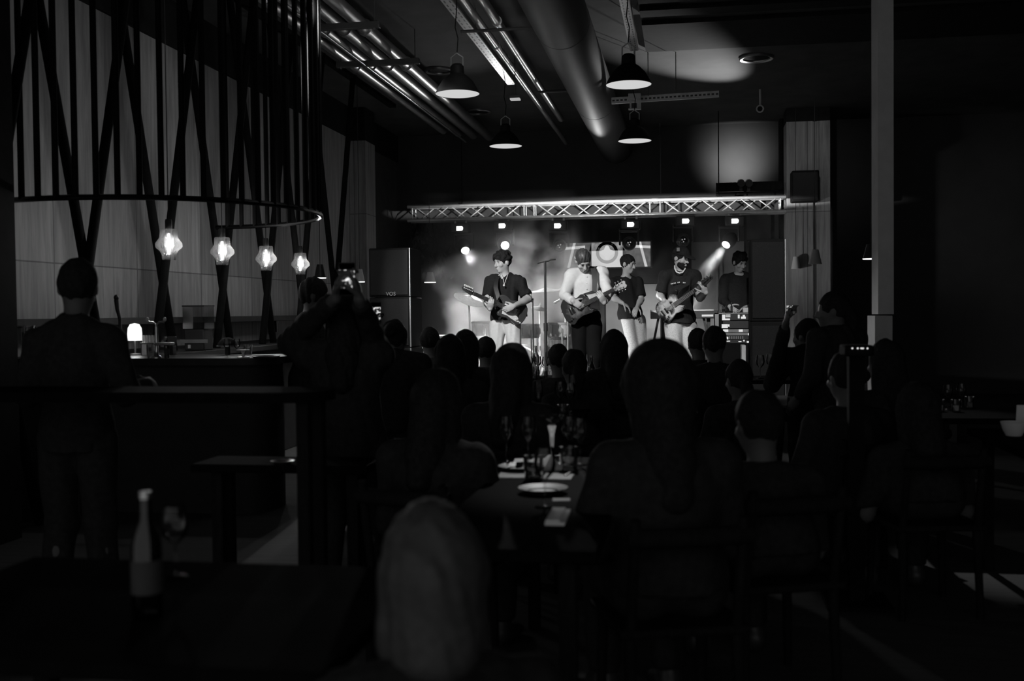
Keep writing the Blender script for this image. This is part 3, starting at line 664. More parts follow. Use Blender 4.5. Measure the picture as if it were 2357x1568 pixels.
# low lit dome lamp on the bar
p = onbar(311, py=812); t = thing('table_lamp', 'small glowing dome lamp on the bar beside the standing man', 'lamp', p)
q = at(311, 778, (p - CAM).dot(fwd)); zz = q.z - p.z
GLOWS = EM('glowing shade', 1.3)
part('lamp_shade', MB().lathe([(0.052, zz - 0.02), (0.054, zz + 0.03), (0.050, zz + 0.075), (0.034, zz + 0.105), (0.001, zz + 0.112)], 26), GLOWS, t, world=False, ang=180)
part('stem', MB().cyl((0, 0, 0.012), (0, 0, zz + 0.02), 0.008, n=10), STEEL, t, world=False); part('base', MB().lathe([(0.045, 0), (0.045, 0.008), (0.01, 0.014), (0.001, 0.014)], 22), STEEL, t, world=False)
lamp('table_light', 'POINT', p + V(0, 0, zz + 0.0), 1.6, root=t, radius=0.03)
# beer tap tower
p = onbar(361, py=826); Dp = (p - CAM).dot(fwd); s = Dp / 2450
t = thing('beer_tap', 'chrome double beer tap on the bar between the dome lamp and the coffee grinder', 'beer tap', p)
zt_ = at(361, 742, Dp).z - p.z
part('column', MB().lathe([(0.035, 0), (0.035, 0.01), (0.018, 0.02), (0.013, 0.05), (0.011, zt_ - 0.03)], 20), STEEL, t, world=False, ang=60)
for sg in (-1, 1):
    part('tap_arm', MB().tube([(0, 0, zt_ - 0.04), (sg * 0.004, 0, zt_ - 0.015), (sg * 0.02, 0, zt_), (sg * 0.05, 0, zt_ + 0.003), (sg * 0.062, 0, zt_ + 0.012)], 0.006, 8), STEEL, t, world=False)
    part('tap_handle', MB().ell((sg * 0.066, 0, zt_ + 0.02), (0.012, 0.010, 0.016)), PALE, t, world=False)
part('drip_tray', MB().box((0.06, 0, 0.10), (0.11, 0.09, 0.02)), STEEL, t, world=False, bev=0.004)
# glass rack with jars under the tap
p = onbar(345, py=818); t = thing('glass_rack', 'row of small upturned glasses in a low rack left of the beer tap', 'rack', p)
zr = at(345, 790, (p - CAM).dot(fwd)).z - p.z
part('rack_board', MB().box((0, 0, zr), (0.115, 0.08, 0.008)), STEEL, t, world=False, bev=0.002)
for i in range(5): part('shot_glass', MB().lathe([(0.011, zr + 0.004), (0.008, zr + 0.06), (0.001, zr + 0.06)], 12), GLASS('milky glass', 0.8, 0.4, cloudy=0.3), t, world=False).location = ((i - 2) * 0.023, 0, 0)
for sx in (-1, 1): part('rack_leg', MB().box((sx * 0.05, 0, zr / 2), (0.008, 0.07, zr)), STEEL, t, world=False)
# coffee grinder with clear hopper on the back counter
Dg = 9.1; g0 = at(458, 792, Dg); k = Dg / 2450; t = thing('coffee_grinder', 'coffee grinder with square clear hopper behind the bar', 'grinder', V(g0.x, g0.y, ZB))
Z = lambda y: at(458, y, Dg).z - ZB
part('hopper', MB().box2((-26 * k, -26 * k, Z(757)), (26 * k, 26 * k, Z(706))), GLASS('smoky hopper', 0.55, 0.3), t, world=False, smooth=False)
part('hopper_lid', MB().box2((-27 * k, -27 * k, Z(706)), (27 * k, 27 * k, Z(703))), SOCKET, t, world=False)
part('housing', MB().box2((-24 * k, -24 * k, 0.0), (24 * k, 24 * k, Z(757))), M('grinder housing', 0.04, 0.5), t, world=False, bev=0.01)
part('front_band', MB().box2((-33 * k, -27 * k, Z(789)), (33 * k, -24 * k, Z(781))), M('grey band', 0.25, 0.5), t, world=False)
part('switch', MB().box2((-14 * k, -27 * k, Z(801)), (-8 * k, -24.5 * k, Z(793))), PALE, t, world=False)
# upside-down hat shaped bowl cover and trays
p = onbar(524, py=808); t = thing('cap', 'dark peaked cap resting on glass tops on the bar', 'cap', p); zc = at(524, 796, (p - CAM).dot(fwd)).z - p.z
part('crown', MB().lathe([(0.075, zc), (0.070, zc + 0.02), (0.045, zc + 0.05), (0.015, zc + 0.062), (0.001, zc + 0.062)], 24), BLACKTEE, t, world=False, ang=180)
part('brim', MB().lathe([(0.001, zc - 0.004), (0.082, zc - 0.004), (0.082, zc + 0.002), (0.05, zc + 0.004)], 24), STEEL, t, world=False)
part('stand', MB().cyl((0, 0, 0), (0, 0, zc), 0.02, n=12), SOCKET, t, world=False)
p = onbar(560, py=835); t = thing('cake_stand', 'small white pedestal dish on the bar right of the wine glasses', 'dish', p)
part('plate', MB().lathe([(0.001, 0.049), (0.045, 0.052), (0.047, 0.056), (0.03, 0.053), (0.001, 0.052)], 26), PALE, t, world=False); part('pedestal', MB().lathe([(0.045, 0), (0.045, 0.006), (0.014, 0.012), (0.008, 0.03), (0.014, 0.049)], 22), PALE, t, world=False)
p = onbar(612, py=826); solo('serving_tray', MB().lathe([(0.001, 0), (0.085, 0), (0.098, 0.012), (0.095, 0.014), (0.083, 0.004), (0.001, 0.004)], 36, c=p), STEEL, 'round steel tray on the bar end near the man in profile', 'tray')
p = onbar(392, py=812); t = thing('cash_terminal', 'small dark terminal on the bar right of the beer taps', 'terminal', p)
part('screen', MB().box((0, 0, 0.105), (0.10, 0.015, 0.07), Matrix.Rotation(-0.3, 3, 'X')), SOCKET, t, world=False, bev=0.003); part('base', MB().box((0, 0.02, 0.035), (0.05, 0.06, 0.07)), SOCKET, t, world=False, bev=0.004)
# spring handled tongs / wooden paddle standing behind the standing man
D = 7.75; a, b = at(276, 735, D), at(268, 690, D); t = thing('tap_handle', 'dark pump handle rising from the bar right of the standing man', 'handle', V(a.x, a.y, ZB))
part('lever', MB().tube([V(a.x, a.y, ZB), a, a + (b - a) * 0.5 + V(-0.006, 0, 0), b], [0.012, 0.011, 0.015, 0.017], 10), SOCKET, t); part('knob', MB().ell(b + V(0, 0, 0.015), (0.019, 0.019, 0.022)), SOCKET, t)
# ------------------------------------------------------------------ ceiling
GALV = M('galvanised steel', 0.42, 0.34, metal=0.85, var=0.12, scale=6); DKST = M('dark painted steel', 0.06, 0.4, var=0.1, spec=0.5); LAMPBLK = M('black lamp enamel', 0.010, 0.6, spec=0.1)
def run(px, py, z, y0, y1, r, mat, name, label, cat, group=None, coup=()):
    x = onZ(px, py, z).x
    if not coup: return solo(name, MB().cyl((x, y0, z), (x, y1, z), r, n=18), mat, label, cat, group)
    t = thing(name, label, cat, (x, y0, z - r), group=group)
    part('pipe', MB().cyl((x, y0, z), (x, y1, z), r, n=20), mat, t)
    for y in coup: part('coupling', MB().cyl((x, y - 0.035, z), (x, y + 0.035, z), r * 1.22, n=20), mat, t)
    return t
PG = 'insulated pipes under the ceiling'
run(752, 103, 4.27, 7.2, 16.5, 0.055, GALV, 'ceiling_pipe', 'ceiling pipe nearest the hanging rods, outermost of four', 'pipe', PG, (10.4, 12.0))
run(790, 101, 4.27, 7.2, 16.8, 0.060, GALV, 'ceiling_pipe', 'second ceiling pipe from the hanging rods', 'pipe', PG, (10.4, 12.0))
run(830, 97, 4.27, 7.2, 17.0, 0.068, GALV, 'ceiling_pipe', 'third ceiling pipe from the hanging rods', 'pipe', PG, (10.4, 12.0))
run(876, 95, 4.27, 7.2, 17.2, 0.068, GALV, 'ceiling_pipe', 'fourth ceiling pipe from the hanging rods, beside the pendant dome lamp', 'pipe', PG, (10.4, 12.0))
run(733, 68, 4.13, 7.2, 16.8, 0.013, GALV, 'conduit', 'thin steel conduit running below the four ceiling pipes', 'conduit')
def trapeze(xa, ya, xb, yb, z, label, rods=True):
    a, b = onZ(xa, ya, z), onZ(xb, yb, z); b.y = a.y
    t = thing('trapeze_bar', label, 'pipe support', (a + b) / 2)
    part('channel', MB().box2((a.x, a.y - 0.03, z - 0.03), (b.x, a.y + 0.03, z + 0.03)), DKST, t, bev=0.004)
    for x in (a.x + 0.05, b.x - 0.05):
        part('hanger_rod', MB().cyl((x, a.y, z + 0.03), (x, a.y, ZC), 0.006, n=6), DKST, t)
        part('nut', MB().cyl((x, a.y, z - 0.045), (x, a.y, z - 0.03), 0.012, n=6), GALV, t)
trapeze(705, 66, 872, 55, 4.15, 'dark steel support bar under the pipes, nearer of two')
trapeze(775, 150, 965, 140, 4.15, 'dark steel support bar under the pipes, farther of two')
# cable tray and pipes right of them
def perf(name, base, rough, metal, ax, cell, z0=None):
    m = M(name, base, rough, metal); nt = m.node_tree; L = nt.links.new; b = nt.nodes['Principled BSDF']; src = b.inputs['Base Color'].links[0].from_socket
    tc = nt.nodes.new('ShaderNodeTexCoord'); sp = nt.nodes.new('ShaderNodeSeparateXYZ'); L(tc.outputs['Generated'], sp.inputs[0])
    def ma(op, a, c):
        n = nt.nodes.new('ShaderNodeMath'); n.operation = op
        for i, x in enumerate((a, c)):
            if isinstance(x, (int, float)): n.inputs[i].default_value = x
            else: L(x, n.inputs[i])
        return n.outputs[0]
    u = ma('LESS_THAN', ma('ABSOLUTE', ma('SUBTRACT', ma('FRACT', ma('MULTIPLY', sp.outputs[ax[0]], cell[0]), 0), 0.5), 0), 0.3)
    v = ma('LESS_THAN', ma('ABSOLUTE', ma('SUBTRACT', ma('FRACT', ma('MULTIPLY', sp.outputs[ax[1]], cell[1]), 0), 0.5), 0), 0.14)
    k = ma('SUBTRACT', 1.0, ma('MULTIPLY', ma('MULTIPLY', u, v), 0.9)); mx = nt.nodes.new('ShaderNodeVectorMath'); mx.operation = 'SCALE'; L(src, mx.inputs[0]); L(k, mx.inputs['Scale']); L(mx.outputs[0], b.inputs['Base Color'])
    return m
PERF = perf('perforated steel', 0.42, 0.4, 0.7, ('Y', 'X'), (44, 2)); PERFW = perf('perforated white steel', 0.6, 0.5, 0.0, ('X', 'Z'), (26, 1))
def tray(px, py, z, y0, y1, w, label):
    x = onZ(px, py, z).x; t = thing('cable_tray', label, 'cable tray', (x, y0, z - 0.03))
    m = MB().box2((x - w / 2, y0, z - 0.006), (x + w / 2, y1, z)); part('tray_bed', m, PERF, t)
    for sx in (-1, 1): part('tray_side', MB().box2((x + sx * w / 2 - 0.004, y0, z), (x + sx * w / 2 + 0.004, y1, z + 0.05)), GALV, t)
    for y in (y0 + 1.0, (y0 + y1) / 2 + 0.5, y1 - 0.3): part('hanger_rod', MB().cyl((x, y, z), (x, y, ZC), 0.005, n=6), DKST, t)
    return t
tray(1080, 68, 4.2, 7.5, 13.0, 0.10, 'perforated cable tray above the left pendant dome lamp')
tray(1447, 50, 4.2, 7.5, 11.6, 0.085, 'perforated cable tray above the nearest right dome lamp')
run(1103, 50, 4.17, 7.2, 17.5, 0.036, GALV, 'ceiling_pipe', 'bright steel pipe right of the left cable tray', 'pipe', None, (11.0,))
run(1131, 30, 4.2, 7.2, 15.5, 0.042, GALV, 'ceiling_pipe', 'second bright steel pipe beside the big round duct', 'pipe', None, (10.2,))
x = onZ(1292, 60, 4.12).x
t = thing('air_duct', 'big round air duct catching light along its belly', 'duct', (x, 7.2, 3.8))
part('duct_shell', MB().cyl((x, 4.5, 4.17), (x, YB - 0.02, 4.17), 0.27, n=40), M('grey duct', 0.05, 0.6, metal=0.0, var=0.06), t)
for y in (10.2, 14.0): part('duct_seam', MB().cyl((x, y - 0.02, 4.17), (x, y + 0.02, 4.17), 0.272, n=40), MATS['grey duct'], t)
def rail(xa, ya, xb, yb, z, label):
    a, b = onZ(xa, ya, z), onZ(xb, yb, z); b.y = a.y; b.z = a.z
    solo('hook_rail', MB().tube([a, a + (b - a) * 0.9, b - V(0.02, 0, 0), b + V(0, 0, 0.03), b + V(0, 0, 0.12)], 0.016, 8), DKST, label, 'bracket')
rail(1060, 73, 1267, 66, 4.1, 'dark hooked bracket crossing below the duct, nearer of two'); rail(1236, 212, 1328, 206, 4.1, 'dark hooked bracket crossing below the duct, farther of two')
# round speaker rings in the ceiling
def vent(px, py, w, label):
    p = onZ(px, py, ZC); r = w * (p - CAM).dot(fwd) / 2450 / 2
    t = thing('ceiling_vent', label, 'vent', p, group='round ceiling vents')
    part('rim', MB().lathe([(r * 0.78, -0.001), (r, -0.001), (r, -0.02), (r * 0.95, -0.03), (r * 0.8, -0.02), (r * 0.78, -0.001)], 32), GALV, t, world=False)
    part('grille', MB().lathe([(0.001, -0.006), (r * 0.78, -0.006)], 32), BLACK, t, world=False)
vent(1011, 161, 66, 'round ceiling vent beside the left pendant dome lamp'); vent(1100, 256, 62, 'round ceiling vent farther back, above the small ceiling box'); vent(1741, 132, 78, 'round ceiling vent above the white security camera')
# industrial dome pendants
DISC = EM('dome lamp diffuser', 0.62)
def dome(px, py, wpx, label, first=None):
    D = 2450 * 0.40 / wpx; c = at(px, py, D)
    if first: return dup(first, c, label=label)
    t = thing('dome_pendant', label, 'pendant lamp', c, group='dome pendants over the floor'); r = 0.2
    part('lamp_shade', MB().lathe([(r, 0.0), (r * 1.0, 0.008), (r * 0.9, 0.05), (r * 0.72, 0.11), (r * 0.5, 0.155), (r * 0.32, 0.18), (r * 0.30, 0.25), (r * 0.2, 0.27), (0.001, 0.275)], 40), LAMPBLK, t, world=False)
    part('diffuser', MB().lathe([(0.001, 0.004), (r * 0.985, 0.004), (r * 0.99, 0.007)], 40), DISC, t, world=False)
    part('bracket', MB().tube([(-0.055, 0, 0.24), (-0.055, 0, 0.33), (0, 0, 0.37), (0.055, 0, 0.33), (0.055, 0, 0.24)], 0.006, 6), GALV, t, world=False)
    part('cable', MB().tube([(0, 0, 0.37), (0.01, 0, 0.5), (-0.015, 0, 0.6), (0.0, 0, 0.75), (0, 0, ZC - c.z - 0.02)], 0.005, 6), LAMPBLK, t, world=False)
    part('ceiling_rose', MB().cyl((0, 0, ZC - c.z - 0.05), (0, 0, ZC - c.z), 0.055, 0.06, n=22), PALE, t, world=False)
    return t
dp = dome(1053, 217, 102, 'black dome pendant with pale disc, under the left cable tray')
dome(1447, 196, 105, 'black dome pendant with pale disc, under the right cable tray', dp)
dome(1164, 337, 75.5, 'black dome pendant farthest left, hanging before the truss', dp)
dome(1461, 325, 77, 'black dome pendant hanging below the white perforated channel', dp)
# perforated white channel, wires
z = at(1550, 224, 12.9).z; a, b = at(1408, 230, 12.95), at(1655, 219, 12.6)
t = thing('white_channel', 'white perforated steel channel hung on wires above the stage front', 'channel', ((a.x + b.x) / 2, (a.y + b.y) / 2, z))
part('channel_face', MB().box((a + b) / 2, ((b - a).length, 0.03, 0.075), basis((0, 0, 1), b - a)), PERFW, t)
for px in (1492, 1556): p = at(px, 224, 12.8); part('wire', MB().cyl((p.x, p.y, z), (p.x, p.y, ZC), 0.005, n=6), DKST, t)
p = at(1461, 229, 12.8); t = thing('junction_box', 'white junction box above the farther right dome pendant', 'box', p)
part('box_body', MB().box((0, 0, 0.03), (0.15, 0.1, 0.07)), SHADE, t, world=False, bev=0.006); part('bracket', MB().box((-0.05, 0, -0.05), (0.02, 0.02, 0.12)).box((0.05, 0, -0.05), (0.05, 0.02, 0.12)), SHADE, t, world=False); part('foot_plate', MB().box((0, 0, -0.115), (0.15, 0.06, 0.015)), SHADE, t, world=False)
p = at(1186, 229, 12.0); p.z = at(1186, 224, 12.0).z
t = thing('ceiling_box', 'small pale box lamp hanging between the two left dome pendants', 'box', p)
part('housing', MB().box((0, 0, 0.0), (0.11, 0.09, 0.03)), DKST, t, world=False); part('lens', MB().box((0, 0, -0.022), (0.11, 0.09, 0.022)), EM('pale lens', 0.42), t, world=False, bev=0.004); part('hanger_rod', MB().cyl((0, 0, 0.01), (0, 0, ZC - p.z), 0.005, n=6), DKST, t, world=False)
a = at(1519, 296, 17.6); b = at(1521, 445, 17.0); solo('hanging_wire', MB().tube([V(a.x, a.y, ZC), a, b], 0.004, 6), GALV, 'thin pale wire hanging from ceiling to truss', 'wire')
# security camera
p = at(1750, 250, 15.0); t = thing('security_camera', 'white security camera hanging under the ceiling on the right', 'camera', p)
d = nrm(CAM + V(-1, 0, -0.6) - p); part('camera_body', MB().cyl(p - d * 0.06, p + d * 0.08, 0.05, 0.055, n=20), SHADE, t, ang=50); part('lens', MB().cyl(p + d * 0.08, p + d * 0.083, 0.036, n=18), BLACK, t)
part('mount', MB().cyl(p - d * 0.03, (p.x, p.y, ZC), 0.018, n=10), SHADE, t)
# wall loudspeaker on the timber pillar
p = onY(1850, 470, Yq); q = onY(1880, 398, Yq - 0.3); t = thing('wall_speaker', 'black wall loudspeaker mounted on the timber pillar', 'loudspeaker', V((onY(1818, 430, Yq).x + onY(1880, 430, Yq).x) / 2, Yq - 0.17, onY(1850, 468, Yq).z))
w = onY(1880, 430, Yq).x - onY(1818, 430, Yq).x; hgt = onY(1850, 398, Yq).z - onY(1850, 468, Yq).z
part('cabinet', MB().box((0, 0, hgt / 2), (w, 0.3, hgt)), BLACK, t, world=False, bev=0.02); part('grille', MB().box((0, -0.155, hgt / 2), (w * 0.9, 0.012, hgt * 0.86)), M('speaker grille', 0.03, 0.8, scale=200, var=0.4), t, world=False, bev=0.004)
# ceiling light comes from added lamps near the truss, not from its heads
# ------------------------------------------------------------------ truss and lights
ALU = M('aluminium', 0.7, 0.38, metal=0.55, var=0.08, scale=14); FIX = M('black fixture', 0.03, 0.42, var=0.1, spec=0.5); LENS_ON = EM('lens lit', 14.0); DISP = EM('fixture display', 5.0)
LENS_OFF = GLASS('lens glass', 0.4, 0.5); YT = 16.9
ta, tb = onY(938, 476, YT), onY(1809, 453, YT); zt0 = (ta.z + tb.z) / 2; zb0 = (onY(938, 508, YT).z + onY(1809, 486, YT).z) / 2
t = thing('lighting_truss', 'silver box truss spanning over the stage, carrying the moving heads', 'truss', ((ta.x + tb.x) / 2, YT, zb0))
dpt = zt0 - zb0; zs = (zt0, zb0); ys = (YT, YT + dpt); L0, L1 = ta.x, tb.x; sec = (L1 - L0) / 3
for z in zs:
    for y in ys: part('chord', MB().cyl((L0, y, z), (L1, y, z), 0.029, n=14), ALU, t)
for i in range(3):
    s0 = L0 + i * sec
    for xx in (s0 + 0.08, s0 + sec - 0.08):
        for y in ys: part('end_post', MB().cyl((xx, y, zs[1]), (xx, y, zs[0]), 0.010, n=8), ALU, t)
        for z in zs: part('end_post', MB().cyl((xx, ys[0], z), (xx, ys[1], z), 0.010, n=8), ALU, t)
    n = 6; st = (sec - 0.24) / n
    for j in range(n):
        a = s0 + 0.12 + j * st; up_ = j % 2
        for k, y in enumerate(ys):
            u = up_ ^ k; part('brace', MB().cyl((a, y, zs[u]), (a + st, y, zs[1 - u]), 0.010, n=8), ALU, t)
for y in ys:
    for z in zs:
        for xx in (L0 + sec, L0 + 2 * sec): part('coupler', MB().cyl((xx - 0.05, y, z), (xx + 0.05, y, z), 0.034, n=14), ALU, t)
# short steel drops carrying the truss
for px in (1060, 1655):
    x = onY(px, 460, YT).x
    solo('truss_drop', MB().cyl((x, YT + dpt / 2, zt0 + 0.02), (x, YT + dpt / 2, ZC), 0.008, n=6).box((x, YT + dpt / 2, zt0 + 0.03), (0.06, dpt + 0.08, 0.02)), BLACK, 'dark steel drop carrying the truss, %s' % {1060: 'at its left part', 1273: 'at its middle', 1655: 'at its right part'}[px], 'hanger')
def moving_head(px, ydisp, lx, ly, lit, aim, watt, ang, label, blend=0.35):
    D = (onY(px, ydisp, YT) - CAM).dot(fwd); top = V(onY(px, ydisp, YT).x, YT, zb0 - 0.03); zd = onY(px, ydisp, YT - 0.1).z
    t = thing('moving_head', label, 'stage light', top, group='moving heads under the truss')
    for sx in (-1, 1): part('clamp', MB().tube([(sx * 0.09 + 0.03 * math.cos(a), 0.03 * math.sin(a) * 0 + 0.0, 0.03 + 0.035 * math.sin(a)) for a in [i * math.pi / 5 - 0.3 for i in range(7)]], 0.008, 6).box((sx * 0.09, 0, -0.025), (0.03, 0.03, 0.07)), GALV, t, world=False)
    zc = zd - top.z
    bs = part('base', MB().box((0, 0, zc + 0.005), (0.30, 0.20, 0.16)), FIX, t, world=False, bev=0.02)
    part('display', MB().prism([(-0.05, -0.035), (0.03, -0.035), (0.045, -0.028), (0.055, -0.005), (0.055, 0.012), (0.04, 0.035), (-0.05, 0.035)], 0, 0.006, Matrix.Translation((0, -0.104, zc)) @ Matrix.Rotation(math.pi / 2, 4, 'X')), DISP, t, world=False).parent = bs
    lp = onY(lx, ly, YT - 0.14); hc_ = V(lp.x, YT, lp.z + 0.01); hl = hc_ - top
    for sx in (-1, 1): part('yoke_arm', MB().box((hl.x + sx * 0.145, 0.0, (zc - 0.07 + hl.z) / 2), (0.03, 0.10, abs(zc - 0.07 - hl.z) + 0.05)), FIX, t, world=False, bev=0.012)
    part('yoke_bridge', MB().box((hl.x, 0, zc - 0.09), (0.32, 0.12, 0.04)), FIX, t, world=False, bev=0.01)
    d = nrm(V(*aim) - lp); B = basis(d)
    hd = part('head_shell', MB().lathe([(0.001, -0.15), (0.07, -0.14), (0.105, -0.08), (0.112, 0.0), (0.10, 0.08), (0.082, 0.12), (0.068, 0.125), (0.062, 0.11)], 26, c=hl, R=B), FIX, t, world=False, ang=50)
    part('lens', MB().lathe([(0.001, 0.128), (0.04, 0.124), (0.066, 0.112)], 26, c=hl, R=B), LENS_ON if lit else LENS_OFF, t, world=False, ang=180).parent = hd
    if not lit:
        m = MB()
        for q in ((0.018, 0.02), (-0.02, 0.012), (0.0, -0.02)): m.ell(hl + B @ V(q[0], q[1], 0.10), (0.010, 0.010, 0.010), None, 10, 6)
        part('lens_glint', m, EM('lens glints', 0.9), t, world=False).parent = hd  # glowing beads imitate dim reflections in the unlit lens
    if watt: lamp('beam', 'SPOT', hc_ + d * 0.16, watt, root=t, aim=aim, size=ang, blend=blend, radius=0.05)
    return t
moving_head(1061, 526, 1064, 568, True, (-2.45, 14.2, 0.5), 420, 66, 'moving head with a lit lens, leftmost under the truss')
moving_head(1158, 520, 1157, 562, True, (-1.55, 12.5, 1.3), 300, 34, 'moving head with a lit lens, above the guitarist in the dark shirt')
moving_head(1285, 520, 1285, 566, False, (-1.0, 9.5, 1.6), 0, 46, 'moving head with a dark lens, above the tall stand', 0.9)
moving_head(1452, 517, 1447, 561, False, (-0.2, 8.5, 2.0), 0, 20, 'moving head with a dark lens, before the video screen')
moving_head(1578, 509, 1572, 553, False, (0.6, 9.5, 1.6), 0, 34, 'moving head with a dark lens, above the bass player', 0.8)
moving_head(1691, 509, 1679, 554, True, (-0.7, 14.6, 0.6), 700, 19, 'moving head with a lit lens, rightmost under the truss')
# dark steel frame behind the right end of the truss and two small floods on it
def bx(px0, py0, px1, py1, y, d=0.06): a, b = onY(px0, py0, y), onY(px1, py1, y); return (a.x, y, b.z), (b.x, y + d, a.z)
t = thing('wall_scaffold', 'dark steel frame against the back wall behind the right end of the truss', 'frame', (onY(1740, 560, 17.6).x, 17.6, ZS))
part('top_beam', MB().box2(*bx(1648, 421, 1802, 437, 17.6)), BLACK, t); part('lower_beam', MB().box2(*bx(1648, 443, 1802, 449, 17.6)), BLACK, t)
for a, b in ((1712, 1718), (1774, 1782)): part('upright', MB().box2((onY(a, 500, 17.6).x, 17.55, ZS), (onY(b, 500, 17.6).x, 17.6, onY(a, 425, 17.6).z)), BLACK, t)
for i, px in enumerate((1706, 1724)):
    c = onY(px, 423, 17.45)
    tt = thing('flood_light', 'small round flood light on the dark steel frame, %s of a pair' % ('left' if i == 0 else 'right'), 'stage light', c)
    part('housing', MB().cyl(c + V(0, -0.05, 0), c + V(0, 0.10, 0.03), 0.058, n=22), FIX, tt); part('yoke', MB().box((c.x, c.y + 0.12, c.z - 0.07), (0.05, 0.08, 0.06)), FIX, tt)
sp = onY(1694, 373, YB)
lamp('wall_spot', 'SPOT', onY(1697, 384, 17.55), 55, aim=sp + V(0, 0, 0), size=105, blend=1.0, radius=0.04)
# video screen
m = bpy.data.materials.new('screen picture'); m.use_nodes = True; nt = m.node_tree; Lk = nt.links.new; nt.nodes.remove(nt.nodes['Principled BSDF'])
def ND(op, a, b=None, c=None):
    n = nt.nodes.new('ShaderNodeMath'); n.operation = op
    for i, x in enumerate((a, b, c)):
        if x is None: continue
        if isinstance(x, (int, float)): n.inputs[i].default_value = x
        else: Lk(x, n.inputs[i])
    return n.outputs[0]
tc = nt.nodes.new('ShaderNodeTexCoord'); sx = nt.nodes.new('ShaderNodeSeparateXYZ'); Lk(tc.outputs['Object'], sx.inputs[0]); X_, Z_ = sx.outputs['X'], sx.outputs['Z']
zr_ = ND('SUBTRACT', Z_, 0.24); ax_ = ND('ABSOLUTE', X_)
rr = ND('SQRT', ND('ADD', ND('MULTIPLY', X_, X_), ND('MULTIPLY', zr_, zr_))); th = ND('ARCTAN2', X_, zr_)
no = nt.nodes.new('ShaderNodeTexNoise'); no.inputs['Scale'].default_value = 9; no.inputs['Detail'].default_value = 3; Lk(tc.outputs['Object'], no.inputs['Vector'])
petal = ND('LESS_THAN', rr, ND('ADD', 0.095, ND('MULTIPLY', ND('COSINE', ND('MULTIPLY', th, 4)), 0.022)))
ring = ND('LESS_THAN', ND('ABSOLUTE', ND('SUBTRACT', rr, 0.155)), 0.026)
center = ND('LESS_THAN', ax_, ND('SUBTRACT', 0.36, ND('MULTIPLY', Z_, 0.25)))
dark = ND('MULTIPLY', ND('LESS_THAN', ND('ABSOLUTE', ND('SUBTRACT', ax_, 0.30)), 0.045), 0.55)
beam = ND('MULTIPLY', ND('LESS_THAN', ND('ABSOLUTE', ND('SUBTRACT', ND('SUBTRACT', ax_, 0.56), ND('MULTIPLY', ND('SUBTRACT', 0.3, Z_), 0.25))), 0.022), 0.5)
arms_ = ND('MULTIPLY', ND('LESS_THAN', ND('ABSOLUTE', ND('SUBTRACT', Z_, ND('SUBTRACT', 0.36, ND('MULTIPLY', ax_, 0.06)))), 0.022), ND('MULTIPLY', ND('GREATER_THAN', ax_, 0.36), 0.5))
val = ND('ADD', ND('MULTIPLY', no.outputs['Fac'], 0.22), ND('ADD', beam, arms_))
cv = ND('SUBTRACT', ND('SUBTRACT', 0.62, ND('MULTIPLY', ring, 0.28)), ND('MULTIPLY', ND('GREATER_THAN', Z_, 0.27), ND('MULTIPLY', no.outputs['Fac'], 0.75)))
cv = ND('MAXIMUM', ND('SUBTRACT', cv, dark), ND('MULTIPLY', petal, 0.66))
val = ND('ADD', ND('MULTIPLY', val, ND('SUBTRACT', 1.0, center)), ND('MULTIPLY', cv, center))
em = nt.nodes.new('ShaderNodeEmission'); Lk(val, em.inputs[1]); Lk(em.outputs[0], nt.nodes['Material Output'].inputs[0]); SCREEN = m
Ys = 17.5; a, b = onY(1299, 617, Ys), onY(1497, 556, Ys); w, hgt = b.x - a.x, b.z - a.z
t = thing('video_screen', 'lit video screen on the back wall showing a pale ornament', 'screen', ((a.x + b.x) / 2, Ys, a.z))
part('display', MB().box((0, 0, hgt / 2), (w, 0.01, hgt)), SCREEN, t, world=False, smooth=False)
part('casing', MB().box((0, 0.035, hgt / 2), (w + 0.05, 0.05, hgt + 0.05)), FIX, t, world=False, bev=0.004); part('wall_arm', MB().box((0, 0.37, hgt / 2), (0.2, 0.62, 0.1)), FIX, t, world=False)
# loudspeaker stacks
CAB = M('black cabinet', 0.010, 0.85, var=0.1, spec=0.1); GRILL = M('cabinet grille', 0.012, 0.8, scale=250, var=0.5, spec=0.2); EDGE = M('metal corner', 0.5, 0.3, metal=1.0)
def cabinet(pxl, pxr, D, z0, z1, label, logo=None, dp=0.55, edge=True):
    a, b = at(pxl, 700, D), at(pxr, 700, D); w = b.x - a.x; c = V((a.x + b.x) / 2, a.y + dp / 2 + 0.02, z0); hgt = z1 - z0
    t = thing('loudspeaker', label, 'loudspeaker', c, group='stacked loudspeakers')
    part('cabinet_body', MB().box((0, 0, hgt / 2), (w, dp, hgt - 0.004)), CAB, t, world=False, bev=0.012)
    part('front_grille', MB().box((0, -dp / 2 - 0.008, hgt / 2), (w * 0.92, 0.016, hgt * 0.92)), GRILL, t, world=False, bev=0.004)
    if edge: part('corner_rail', MB().box((w / 2, -dp / 2, hgt / 2), (0.014, 0.014, hgt * 0.985)), EDGE, t, world=False, bev=0.003)
    if logo: text_part('badge', logo, 0.062, M('badge silver', 0.2, 0.4), MW[t.name] @ Matrix.Translation((0.02, -dp / 2 - 0.018, 0.035)) @ Matrix.Rotation(math.pi / 2, 4, 'X'), t)
    return t
zz = [0.0, at(900, 800, 12.2).z, at(900, 684, 12.2).z, at(900, 571, 12.2).z]
cabinet(849, 947, 12.2, zz[2], zz[3], 'black loudspeaker with a small badge, top of the left stack', 'VOS'); cabinet(849, 947, 12.2, zz[1], zz[2], 'black loudspeaker in the middle of the left stack'); cabinet(849, 947, 12.2, zz[0], zz[1], 'black loudspeaker at the foot of the left stack')
zz = [0.0, at(1768, 740, 12.6).z, at(1768, 550, 12.6).z]
